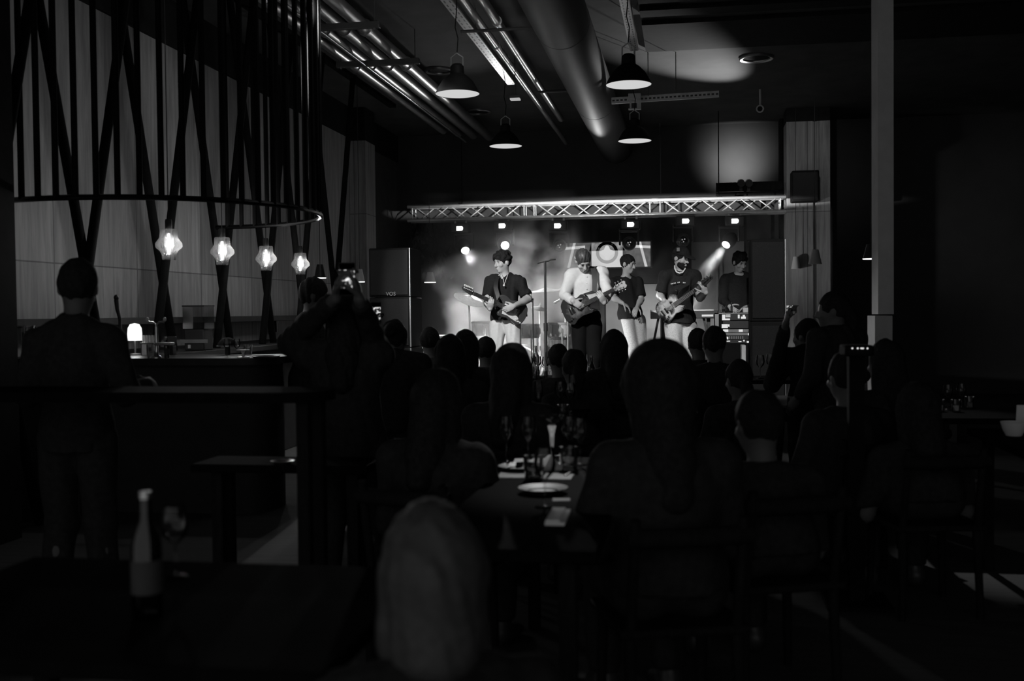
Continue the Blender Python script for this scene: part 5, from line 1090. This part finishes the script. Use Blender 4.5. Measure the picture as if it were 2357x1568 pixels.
strap(GT2, [M2 @ V(0.16, 0.10, 0.0), at(1368, 672, D - .17), at(1369, 645, D - .165), at(1367, 626, D - .135), at(1364, 614, D - .05), at(1352, 612, D + .10), at(1322, 650, D + .17), at(1304, 700, D + .06), M2 @ V(-0.20, 0.02, -0.01)], r_ + f_ * 0.05, 0.058, M('strap leather', 0.05, 0.6))
# capped bass player
J = joints(12.4, dict(pel=(1566, 735, 0.02), nek=(1566, 624, 0.03), hc=(1567, 594, -0.03), shL=(1532, 637, -0.03), shR=(1600, 635, 0.05), elL=(1519, 682, -0.02), wrL=(1528, 692, -0.29), elR=(1611, 686, -0.34), wrR=(1624, 674, -0.60),
    hipL=(1550, 750, 0.0), hipR=(1583, 750, 0.04), knL=(1552, 828, -0.03), knR=(1588, 828, 0.02), anL=(1552, 910, 0.03), anR=(1592, 910, 0.08)))
J['fw'] = -f_ + r_ * 0.3; J['hem'] = 0.05
GT3, M3 = guitar('bass_guitar', 'pale sunburst bass guitar held by the capped player', at(1545, 707, 12.4 - 0.20), at(1628, 648, 12.4 - 0.68), -f_ + u_ * 0.1, BASSO, burst('pale burst', 0.68, 0.02, 0.15, 0.215), MAPLE, M('pale board', 0.33, 0.4, var=0.1, stretch=(1, 10, 10)), 0.86, True, M('dark headstock', 0.05, 0.3), None, 1, 1)
pD = person('person in a black cap, black T-shirt and pale jeans playing a sunburst bass', J, -f_ * 0.72 + r_ * 0.66 - u_ * 0.2, u_, 'cap', 'tee', BLACKTEE, DENIM, None, None, HB_, 1.06,
    dict(L=dict(d=r_ * 0.55 - u_ * 0.8 - f_ * 0.1, n=f_ + r_ * 0.1, t=r_ + u_ * 0.4, curl=0.5), R=dict(d=u_ * 0.8 - r_ * 0.3 - f_ * 0.4, n=f_ - r_ * 0.3, t=-r_ - u_, curl=0.75)), beard=True, seed=31)
D = 12.4
chain(pD[0], [at(1553, 612, D + .0), at(1553.5, 619, D - .10), at(1557, 626, D - .125), at(1564, 629, D - .14), at(1571, 627, D - .135), at(1577, 619, D - .10), at(1579, 613, D + .0)], 0.008, CREAMP)
tx = MB()
for px, py in ((1545, 653.5), (1548, 653), (1551.5, 652), (1554.5, 651.5), (1560.5, 650.5), (1563.5, 650), (1573, 650.8), (1576.5, 651), (1580, 651)): tx.box(at(px, py, D - 0.128), (0.009, 0.012, 0.012))
o = part('shirt_print', tx, CREAMP, None); o.data.transform(Matrix.Translation(-MW[pD[0].name].to_translation())); o.parent = pD[1]['shirt']
pt_ = MB().box(at(1561, 574.5, D - 0.135), (0.034, 0.02, 0.042)); o = part('cap_patch', pt_, M('cap patch', 0.2, 0.8), None); o.data.transform(Matrix.Translation(-MW[pD[0].name].to_translation())); o.parent = pD[0]
strap(GT3, [M3 @ V(0.20, 0.12, 0.0), at(1582, 655, D - .16), at(1585, 638, D - .09), at(1580, 626, D + .04), at(1560, 640, D + .17), at(1535, 680, D + .12), M3 @ V(-0.21, 0.0, -0.01)], r_, 0.05, SOCKET)
# keyboard players behind
J = joints(14.5, dict(pel=(1450, 724, 0.02), nek=(1440, 638, 0.03), hc=(1445, 608, -0.02), shL=(1413, 652, -0.04), shR=(1468, 650, 0.07), elL=(1412, 686, -0.1), wrL=(1433, 698, -0.28), elR=(1476, 690, 0.0), wrR=(1466, 708, -0.2),
    hipL=(1446, 737, 0), hipR=(1470, 737, 0.03), knL=(1458, 800, -0.05), knR=(1478, 800, 0.0), anL=(1461, 880, 0), anR=(1482, 880, 0.05)))
J['fw'] = -f_ * 0.7 + r_ * 0.6; J['hem'] = 0.05
person('person in a black T-shirt and pale trousers looking right, before the video screen', J, r_ * 0.78 - f_ * 0.55 - u_ * 0.18, u_, 'short', 'tee', BLACKTEE, DENIM, None, None, 0.008, 1.0, dict(L=dict(d=r_ - u_ * 0.6, n=-u_ + f_ * 0.3, t=u_ - f_, curl=0.4)), seed=41)
J = joints(14.3, dict(pel=(1702, 722, 0.02), nek=(1700, 632, 0.03), hc=(1702, 604, -0.04), shL=(1670, 645, 0.0), shR=(1730, 641, 0.04), elL=(1664, 690, -0.02), wrL=(1680, 706, -0.25), elR=(1737, 684, -0.05), wrR=(1727, 703, -0.33),
    hipL=(1687, 738, 0), hipR=(1716, 738, 0.03), knL=(1687, 800, -0.03), knR=(1717, 800, 0.0), anL=(1686, 880, 0), anR=(1718, 880, 0.05)))
J['fw'] = -f_ + r_ * 0.1; J['hem'] = 0.08
person('person in a black jacket with bushy hair behind the equipment rack', J, r_ * 0.35 - f_ * 0.8 - u_ * 0.35, u_, 'curly', 'jacket', BLACKTEE, DARKCLOTH, None, None, 0.008, 1.02, dict(R=dict(d=-r_ - u_ * 0.25, n=-u_, t=-f_, curl=0.25)), seed=51, hairvol=1.06)
# ------------------------------------------------------------------ chairs and audience
CHW = M('dark chair wood', 0.012, 0.8, var=0.3, stretch=(8, 8, 1), spec=0.06)
CHAIR = None
SKIN_SHADED = M('shaded skin', 0.10, 0.6, var=0.06, scale=20)  # skin darkened to stand in for shade on the crowd
def chair(x, y, az, zs, label, group='chairs in the audience'):
    global CHAIR
    if CHAIR is not None:
        o = dup(CHAIR, (x, y, 0), az, label); o.scale = (1, 1, zs / 0.44); return o
    t = thing('dining_chair', label, 'chair', (x, y, 0), az, group); t.scale = (1, 1, zs / 0.44)
    p = lambda nm, m, **k: part(nm, m, CHW, t, world=False, **k)
    p('seat', MB().box((0, 0.0, 0.425), (0.42, 0.42, 0.03)), bev=0.01)
    for sx in (-1, 1):
        p('leg', MB().cyl((sx * 0.18, 0.18, 0), (sx * 0.17, 0.17, 0.41), 0.016, 0.02, n=10)); p('leg', MB().cyl((sx * 0.18, -0.20, 0), (sx * 0.17, -0.18, 0.41), 0.016, 0.02, n=10))
        p('back_post', MB().cyl((sx * 0.17, -0.18, 0.41), (sx * 0.17, -0.25, 0.80), 0.017, n=10))
    p('backrest', MB().tube([(-0.19, -0.235, 0.74), (-0.1, -0.255, 0.74), (0.1, -0.255, 0.74), (0.19, -0.235, 0.74)], 0.032, 10))
    CHAIR = t; return t
def seated(label, px, py, D, az=0.0, hair='short', g=1.0, h=0.016, turn=0.0, top='sweater', arms='table', seed=0, lean=0.0, chlabel=None, mat=None, hairmat=None, hairvol=1.0, raised=None):
    tp = at(px, py, D); zt = tp.z; a = math.radians(az); f = V(-math.sin(a), math.cos(a), 0); s = V(f.y, -f.x, 0); O = V(tp.x, tp.y, 0)
    ph = max(0.53, zt - 0.86); J = {}
    J['hc'] = O + V(0, 0, zt - 0.130); J['nek'] = O - f * 0.03 + V(0, 0, zt - 0.305); J['pel'] = O - f * (0.09 + lean) + V(0, 0, ph)
    for sd, e in (('L', -1), ('R', 1)):
        sh = J['nek'] + s * e * 0.175 - V(0, 0, 0.055) - f * 0.01; el = sh - V(0, 0, 0.26) + s * e * 0.06 + f * 0.06; wr = el + f * 0.22 + V(0, 0, -0.02) - s * e * 0.08
        if arms == 'lap': wr = J['pel'] + f * 0.30 + s * e * 0.10 + V(0, 0, 0.06)
        hp = J['pel'] + s * e * 0.09 - V(0, 0, 0.02); kn = hp + f * 0.42 + s * e * 0.03; kn.z = ph - 0.05; an = kn - f * 0.02; an.z = 0.09
        J.update({'sh' + sd: sh, 'el' + sd: el, 'wr' + sd: wr, 'hip' + sd: hp, 'kn' + sd: kn, 'an' + sd: an})
    J['fw'] = f; J['hem'] = 0.04
    if raised: raised(J, f, s)
    b = a + math.radians(turn); hf = V(-math.sin(b), math.cos(b), -0.03)
    o = person(label, J, hf, u_, hair, top, mat, None, SKIN_SHADED, hairmat, h, g, None, False, 1.0, None, None, seed, hairvol=hairvol)
    chair(J['pel'].x + f.x * 0.03, J['pel'].y + f.y * 0.03, a, ph - 0.105, chlabel or 'dark chair of the ' + ' '.join(label.split()[:12]).rstrip(','))
    return o
def standing(label, px, py, D, az=0.0, hair='short', g=1.0, h=0.014, turn=0.0, top='jacket', seed=0, pose=None, mat=None, tilt=0.0, hands=None, hairvol=1.0, skin=None):
    tp = at(px, py, D); zt = tp.z; a = math.radians(az); f = V(-math.sin(a), math.cos(a), 0); s = V(f.y, -f.x, 0); O = V(tp.x, tp.y, 0); k = zt / 1.72; J = {}
    J['hc'] = O + V(0, 0, zt - 0.130) + f * 0.02; J['nek'] = O - f * 0.02 + V(0, 0, zt - 0.30 * k); J['pel'] = O - f * 0.02 + V(0, 0, zt * 0.525)
    for sd, e in (('L', -1), ('R', 1)):
        sh = J['nek'] + s * e * 0.185 - V(0, 0, 0.05); el = sh - V(0, 0, 0.28 * k) + s * e * 0.05; wr = el + f * 0.14 - V(0, 0, 0.18 * k)
        hp = J['pel'] + s * e * 0.09 - V(0, 0, 0.03); kn = hp - V(0, 0, 0.40 * k) + f * 0.02; an = V(hp.x, hp.y, 0.09) + s * e * 0.03 - f * 0.02
        J.update({'sh' + sd: sh, 'el' + sd: el, 'wr' + sd: wr, 'hip' + sd: hp, 'kn' + sd: kn, 'an' + sd: an})
    J['fw'] = f; J['hem'] = 0.08
    if pose: pose(J, f, s)
    b = a + math.radians(turn); hf = V(-math.sin(b), math.cos(b), tilt)
    return person(label, J, hf, u_ + V(-math.sin(b), math.cos(b), 0) * (-tilt), hair, top, mat, None, skin or SKIN_SHADED, None, h, g, hands, False, 1.0, None, None, seed, hairvol=hairvol)
seated('person with short dark hair, silhouetted beside the white keyboard', 990, 754, 9.4, -6, 'short', 1.0, seed=61)
seated('person with long hair, lower head between two taller ones by the white keyboard', 1036, 772, 6.8, 8, 'long', 0.9, seed=62)
seated('person with a broad dark head, before the large cymbal', 1073, 760, 7.9, -5, 'long', 0.95, seed=63)
seated('person with short hair, silhouetted at the feet of the pale trousered guitarist', 1119, 776, 9.3, -3, 'short', 0.9, seed=64)
seated('person with wide dark hair, left of the lit glasses on the centre tables', 1180, 794, 5.2, -10, 'long', 1.0, seed=65, hairvol=1.06)
seated('person with short hair at the foot of the tall stand', 1285, 793, 8.6, 10, 'short', 0.95, seed=66)
seated('person with fair hair edged by stage light, right of the tall stand', 1321, 805, 7.2, 20, 'tail', 0.9, seed=67)
seated('person with long hair, below the white shirted guitarist, right of his legs', 1412, 760, 7.8, 14, 'long', 0.95, seed=68)
seated('person with large dark hair, biggest silhouette right of the centre tables', 1518, 816, 3.5, 18, 'long', 1.12, seed=69, hairvol=1.45)
seated('person with short hair, left head of a close pair before the equipment rack', 1606, 757, 9.0, 16, 'bun', 0.95, seed=70)
seated('person with short hair, right head of a close pair before the equipment rack', 1643, 752, 7.8, 16, 'short', 0.95, seed=71)
seated('person with dark hair before the sleeve of the slim grey post', 2036, 783, 6.0, 24, 'long', 1.0, seed=72)
seated('person with dark hair left of the person before the grey post', 1945, 812, 5.4, 20, 'short', 1.0, seed=73)
seated('person leaning beside the far right wine glasses', 1700, 830, 7.0, 20, 'tail', 0.95, seed=74)
seated('person with dark hair nearest the left of the centre tables', 1010, 850, 4.2, -14, 'long', 1.05, seed=75)
seated('person with dark hair, low silhouette right of the large haired one', 1745, 900, 4.0, 22, 'short', 1.05, seed=76)
seated('person with long hair at the table of small glasses on the right', 2110, 880, 5.0, 12, 'long', 1.0, seed=77)
# standing figures at the left
def lookdown(J, f, s):
    for e, sd in ((-1, 'L'), (1, 'R')): J['wr' + sd] = J['el' + sd] + f * 0.22 + V(0, 0, 0.02)
def slope(J, f, s):
    lookdown(J, f, s)
    for e, sd in ((-1, 'L'), (1, 'R')): J['sh' + sd] += V(0, 0, -0.035) - s * e * 0.02
standing('person with cropped hair standing with his back turned at the high table, leftmost silhouette', 174, 598, 4.85, 6, 'short', 0.94, 0.012, turn=16, seed=80, pose=slope, tilt=-0.25, hairvol=1.02)
standing('person in profile with a quiff leaning on the bar under the fourth glass pendant', 716, 642, 7.9, -70, 'short', 1.05, 0.012, turn=0, seed=81, pose=lookdown, tilt=-0.2, hairvol=1.05)
PH1 = at(799, 643, 4.75)
def phone_up(J, f, s):
    J['wrL'] = PH1 - s * 0.055 - V(0, 0, 0.085) + f * 0.0; J['elL'] = J['shL'] + f * 0.12 - s * 0.13 + V(0, 0, 0.06)
    J['wrR'] = PH1 + s * 0.055 - V(0, 0, 0.09); J['shR'] -= s * 0.03; J['elR'] = J['shR'] + f * 0.17 - s * 0.035 + V(0, 0, 0.0)
ff = V(0.05, 1, 0)
hd = dict(L=dict(d=V(0.25, 0.1, 1), n=V(1, 0, 0), t=V(0, -1, 0.3), curl=0.5), R=dict(d=V(-0.25, 0.1, 1), n=V(-1, 0, 0), t=V(0, -1, 0.3), curl=0.5))
standing('person with long hair standing with both arms raised to film the band', 800, 668, 5.1, 4, 'long', 1.0, 0.011, seed=82, pose=phone_up, hands=hd, hairvol=1.05)
def phone(p, az, label, pw, ph_, scr):
    t = thing('mobile_phone', label, 'phone', p, az)
    part('phone_body', MB().box((0, 0, 0), (pw, 0.008, ph_)), SOCKET, t, world=False, bev=0.003)
    part('phone_screen', MB().box((0, -0.0045, 0), (pw * 0.92, 0.001, ph_ * 0.94)), scr, t, world=False, smooth=False)
def screen_mat(name, sc, st):
    m = bpy.data.materials.new(name); m.use_nodes = True; nt = m.node_tree; nt.nodes.remove(nt.nodes['Principled BSDF'])
    tc = nt.nodes.new('ShaderNodeTexCoord'); no = nt.nodes.new('ShaderNodeTexNoise'); no.inputs['Scale'].default_value = sc; no.inputs['Detail'].default_value = 2; nt.links.new(tc.outputs['Object'], no.inputs['Vector'])
    sp_ = nt.nodes.new('ShaderNodeSeparateXYZ'); nt.links.new(tc.outputs['Object'], sp_.inputs[0])
    ab = nt.nodes.new('ShaderNodeMath'); ab.operation = 'ABSOLUTE'; nt.links.new(sp_.outputs['Z'], ab.inputs[0])
    l2 = nt.nodes.new('ShaderNodeMath'); l2.operation = 'LESS_THAN'; l2.inputs[1].default_value = 0.042; nt.links.new(ab.outputs[0], l2.inputs[0])
    mr = nt.nodes.new('ShaderNodeMapRange'); mr.inputs[1].default_value = 0.47; mr.inputs[2].default_value = 0.60; mr.inputs[3].default_value = 0.02; mr.inputs[4].default_value = st; nt.links.new(no.outputs['Fac'], mr.inputs[0])
    mu = nt.nodes.new('ShaderNodeMath'); mu.operation = 'MULTIPLY'; nt.links.new(mr.outputs[0], mu.inputs[0]); nt.links.new(l2.outputs[0], mu.inputs[1])
    e = nt.nodes.new('ShaderNodeEmission'); nt.links.new(mu.outputs[0], e.inputs[1]); nt.links.new(e.outputs[0], nt.nodes['Material Output'].inputs[0])
    return m
phone(PH1, 0.2, 'phone with a bright screen raised by the long haired person filming', 0.074, 0.15, screen_mat('phone picture', 55, 1.1))
PH2 = at(865, 722, 6.9)
def phone2(J, f, s):
    J['wrL'] = PH2 + V(-0.01, -0.02, -0.14); J['elL'] = J['shL'] + f * 0.10 - s * 0.05 - V(0, 0, 0.22)
standing('person with tied hair holding a phone low, before the left loudspeaker stack', 906, 738, 7.05, 4, 'bun', 0.95, 0.014, seed=83, pose=phone2, hands=dict(L=dict(d=V(-0.1, 0.05, 1), n=V(1, 0.2, 0), t=V(0.2, -1, 0.3), curl=0.6)))
phone(PH2, 0.15, 'phone with a bright screen held low before the left loudspeaker stack', 0.07, 0.15, screen_mat('second phone picture', 60, 0.8))
# standing figures at the right
PH3 = at(1817, 710, 7.4)
def phone3(J, f, s):
    J['wrL'] = PH3 + V(-0.02, 0.03, -0.10); J['elL'] = J['shL'] + f * 0.12 - s * 0.06 - V(0, 0, 0.20)
standing('person standing in dark clothes beneath the timber pillar lamp', 1860, 735, 7.9, 30, 'short', 1.0, 0.016, seed=84, turn=20, pose=phone3)
standing('person standing dark beside the slim grey post, face half lit', 1922, 672, 7.2, 40, 'tail', 1.0, 0.016, seed=85, turn=40)
phone(PH3, 0.3, 'phone with a small lit screen right of the right loudspeaker stack', 0.046, 0.042, screen_mat('small phone picture', 90, 1.0))
# a seated person very near the camera, fair hair out of focus
seated('person with fair hair nearest the camera, out of focus', 992, 1168, 2.0, 20, 'bob', 1.0, 0.012, seed=90, hairmat=M('fair hair', 0.055, 0.6, var=0.25, scale=50), hairvol=1.08)
# ------------------------------------------------------------------ tables and tableware
TBL = M('dark table top', 0.006, 0.75, var=0.25, stretch=(2, 10, 1), spec=0.01)
def table(x0, y0, x1, y1, z, label, rnd=None):
    t = thing('dining_table', label, 'table', ((x0 + x1) / 2, (y0 + y1) / 2, 0))
    if rnd: part('tabletop', MB().prism(round_rect(x0, y0, x1, y1, rnd, 10), z - 0.04, z), TBL, t, ang=30)
    else: part('tabletop', MB().box2((x0, y0, z - 0.035), (x1, y1, z)), TBL, t, bev=0.006)
    for x in (x0 + 0.09, x1 - 0.09):
        for y in (y0 + 0.09, y1 - 0.09): part('leg', MB().box2((x - 0.025, y - 0.025, 0), (x + 0.025, y + 0.025, z - 0.035)), CHW, t, bev=0.004)
ZT = 0.75
def ctr(px, py): return onZ(px, py, ZT)
for (x, hw, y0, y1, lb_) in ((-0.50, 0.26, 2.85, 4.72, 'dark table nearest the camera in the centre row'), (-0.93, 0.30, 5.95, 7.15, 'middle dark table of the centre row'), (-1.40, 0.42, 9.15, 10.75, 'dark table of the centre row nearest the stage, crowded with glasses')):
    table(x - hw, y0, x + hw, y1, ZT, lb_)
ra, rb = onZ(2195, 950, ZT), onZ(2330, 1000, ZT)
table(ra.x - 0.32, ra.y - 0.35, ra.x + 0.8, ra.y + 0.45, ZT, 'dark table on the right carrying small glasses'); table(rb.x - 0.15, rb.y - 0.8, rb.x + 0.7, rb.y + 0.3, ZT, 'dark table at the right edge carrying a white bowl')
rc = onZ(1760, 870, ZT); table(rc.x - 0.4, rc.y - 0.35, rc.x + 0.4, rc.y + 0.35, ZT, 'dark table before the right loudspeaker stack with wine glasses')
la = onZ(650, 1067, ZT); table(la.x - 0.4, la.y - 0.06, la.x + 0.4, la.y + 0.22, ZT, 'small dark table on the left with a steel dish')
lb = onZ(340, 1420, ZT); table(lb.x - 0.6, lb.y - 0.3, lb.x + 0.5, lb.y + 0.5, ZT, 'dark table at the lower left with a bottle')
h0 = at(748, 901, 4.1); table(h0.x - 2.3, h0.y - 0.08, h0.x, h0.y + 0.26, h0.z, 'high dark table with a rounded end in front of the bar', 0.16)
NAP = M('white napkin', 0.8, 0.85, var=0.04); PLATE = M('white plate', 0.75, 0.25, var=0.02); CUT = M('cutlery steel', 0.7, 0.2, metal=1.0)
G = 'glasses on the centre tables'
rs = random.Random(5)
def tp(px, py): return V(*onZ(px, py, ZT))
glassware('coupe', tp(1271, 1062), 'tall coupe with a bright frosted stem, standing alone on the centre tables', G)
far = [(1219, 866, 'wine'), (1228, 872, 'tumbler'), (1238, 866, 'wine'), (1247, 878, 'tumbler'), (1256, 868, 'wine'), (1266, 876, 'tumbler'), (1275, 870, 'wine'), (1284, 880, 'flute'), (1234, 864, 'bottle'), (1261, 865, 'flute')]
nm = ('leftmost, before the wide haired person', 'short, second from left', 'third from left', 'short, fourth from left', 'in the middle', 'short, right of the middle one', 'tall, right side', 'slim, at the right end', 'dark bottle standing at the back left', 'slim, at the back')
for (px, py, kd), n_ in zip(far, nm): glassware(kd, tp(px, py), '%s among the lit glasses on the far table, %s' % ({'wine': 'wine glass', 'tumbler': 'tumbler', 'bottle': 'bottle', 'flute': 'flute'}[kd], n_), 'glasses on the far centre table')
mid_ = [(1166, 1064, 'wine', 'wine glass on the left side of the centre tables, beside the napkins'), (1216, 1066, 'wine', 'wine glass left of the tall coupe, before the napkins'), (1312, 1064, 'wine', 'wine glass right of the tall coupe with strong glints'), (1336, 1070, 'wine', 'wine glass behind the glinting one, right of the coupe'), (1296, 968, 'tumbler', 'tumbler behind the tall coupe on the right'), (1312, 955, 'wine', 'wine glass far right behind the tall coupe'), (1240, 972, 'flute', 'slim flute left behind the tall coupe'), (1228, 1105, 'tumbler', 'tumbler standing before the white napkins'), (1309, 1082, 'tumbler', 'tumbler beside the folded white napkin on the right'), (1318, 948, 'flute', 'slim flute at the right beside the large haired person'), (1290, 950, 'wine', 'wine glass farther back, right of the coupe rim'), (1255, 1168, 'wine', 'wine glass nearest the camera on the centre tables')]
for px, py, kd, lb_ in mid_: glassware(kd, tp(px, py), lb_, G)
def napkin(px, py, w, d, rot, label, fold=False):
    p = tp(px, py); R = Matrix.Rotation(rot, 3, 'Z'); m = MB()
    if fold: vs = [p + R @ V(-w / 2, -d / 2, 0.002), p + R @ V(w / 2, -d / 2, 0.002), p + R @ V(w / 2, d / 2, 0.002), p + R @ V(-w / 2, d / 2, 0.002), p + R @ V(0, -d * 0.2, 0.06), p + R @ V(0, d * 0.3, 0.05)]; m.add(vs, [(0, 1, 4), (1, 2, 5, 4), (2, 3, 5), (3, 0, 4, 5), (3, 2, 1, 0)])
    else:
        m.box(p + V(0, 0, 0.006), (w, d, 0.010), R); m.box(p + R @ V(-w * 0.12, 0, 0.014), (w * 0.7, d * 0.96, 0.006), R)
    solo('napkin', m, NAP, label, 'napkin', 'white napkins on the centre tables', smooth=False)
napkin(1202, 1070, 0.075, 0.16, 0.1, 'white napkin left of the folded peak on the centre tables'); napkin(1238, 1070, 0.07, 0.16, -0.05, 'white napkin just left of the folded peaked napkin'); napkin(1267, 1078, 0.09, 0.15, 0.3, 'white napkin folded to a peak below the tall coupe', True); napkin(1295, 1078, 0.06, 0.12, 0.5, 'white napkin right of the folded peak')
napkin(1285, 1195, 0.06, 0.22, 0.02, 'long white napkin nearest the camera on the centre tables')
def paper(px, py, w, d, rot, label):
    p = tp(px, py); R = Matrix.Rotation(rot, 3, 'Z'); solo('place_mat', MB().box(p + V(0, 0, 0.002), (w, d, 0.003), R), M('pale paper mat', 0.45, 0.9), label, 'place mat', 'paper place mats', smooth=False)
paper(1285, 1098, 0.115, 0.15, 0.0, 'pale paper mat before the folded peaked napkin'); paper(1180, 1095, 0.11, 0.14, 0.05, 'pale paper mat on the left side of the centre tables'); paper(1292, 1152, 0.06, 0.05, 0.1, 'small pale card beside the nearest napkin')
def plate(px, py, r, label):
    p = tp(px, py); t = thing('dinner_plate', label, 'plate', p, group='plates on the centre tables'); part('plate_dish', MB().lathe([(0.001, 0.006), (r * 0.62, 0.006), (r, 0.018), (r, 0.021), (r * 0.6, 0.010), (r * 0.55, 0.0), (0.001, 0.0)][::-1], 36), SOCKET, t, world=False)
plate(1200, 1083, 0.095, 'dark plate between the white napkins and the paper mat'); plate(1250, 1135, 0.09, 'dark plate nearest the camera in the centre row'); plate(1280, 962, 0.1, 'dark plate right behind the tall coupe')
for px, py, rot, lb_ in ((1226, 1090, 0.2, 'steel knife beside the tumbler before the napkins'), (1312, 1090, -0.1, 'steel knife by the paper mat on the right'), (1247, 1050, 1.4, 'steel knife lying across before the tall coupe')):
    p = tp(px, py); t = thing('table_knife', lb_, 'knife', p, rot, 'table knives'); part('blade', MB().box((0, 0.06, 0.003), (0.018, 0.11, 0.002)), CUT, t, world=False, bev=0.0008); part('handle', MB().box((0, -0.045, 0.004), (0.013, 0.10, 0.006)), CUT, t, world=False, bev=0.002)
# glasses on the other tables
for px, py, kd, lb_ in ((2163, 947, 'tumbler', 'tumbler, first from the left on the right hand table'), (2182, 943, 'wine', 'wine glass, second from the left on the right hand table'), (2200, 948, 'tumbler', 'tumbler in the middle of the right hand table'), (2213, 940, 'wine', 'wine glass right of the middle on the right hand table'), (2232, 940, 'tumbler', 'tumbler at the right end of the right hand table')): glassware(kd, tp(px, py), lb_, 'glasses on the right hand table', 0.8)
for px, py, lb_ in ((1750, 872, 'wine glass before the right loudspeaker stack, left of two'), (1773, 868, 'wine glass before the right loudspeaker stack, right of two')): glassware('wine', tp(px, py), lb_, 'wine glasses before the right stack', 1.1)
p = at(1364, 885, 9.0); glassware('bottle', V(*onZ(1362, 892, ZT)), 'dark bottle on the far centre table below the white shirted guitarist', 'glasses on the far centre table', 0.9)
p = tp(2334, 1003); t = thing('white_bowl', 'white bowl with a standing napkin at the right edge', 'bowl', p)
part('bowl_shell', MB().lathe([(0.001, 0.004), (0.035, 0.004), (0.05, 0.03), (0.062, 0.07), (0.065, 0.07), (0.054, 0.03), (0.038, 0.0), (0.001, 0.0)], 30), PLATE, t, world=False)
p = tp(2357, 995); solo('menu_card', MB().box(p + V(0.02, 0.03, 0.07), (0.10, 0.004, 0.14), Matrix.Rotation(0.15, 3, 'X')), NAP, 'white menu card standing behind the white bowl', 'card', smooth=False)
p = tp(650, 1069); solo('steel_dish', MB().lathe([(0.001, 0.004), (0.03, 0.004), (0.05, 0.016), (0.052, 0.016), (0.034, 0), (0.001, 0)], 26, c=p), STEEL, 'small steel dish glinting on the left table', 'dish')
p = V(*onZ(340, 1420, ZT)); glassware('bottle', p, 'bottle out of focus on the table at the lower left', 'lower left table', 0.9)
p = V(*onZ(405, 1330, ZT)); glassware('wine', p, 'wine glass out of focus beside the lower left bottle', 'lower left table', 0.9)
# small indicator lights on a console far right
t0 = at(1979, 802, 4.9); t = thing('mixing_console', 'dark mixing console with a row of tiny lit lamps on the right', 'console', V(t0.x, t0.y, 0.0))
part('console_case', MB().box((0, 0.10, t0.z - 0.012), (0.13, 0.2, 0.05)), RODM, t, world=False, bev=0.01); part('stand', MB().box((0, 0.12, (t0.z - 0.035) / 2), (0.07, 0.07, t0.z - 0.035)).box((0, 0.12, 0.01), (0.3, 0.3, 0.02)), RODM, t, world=False)
for px in (1962, 1974, 1982, 1986, 1996): q = at(px, 802, 4.9) - t0; part('indicator', MB().ell((q.x, -0.004, t0.z + q.z), (0.0035, 0.003, 0.0035), None, 8, 6), EM('indicator light', 1.2), t, world=False)
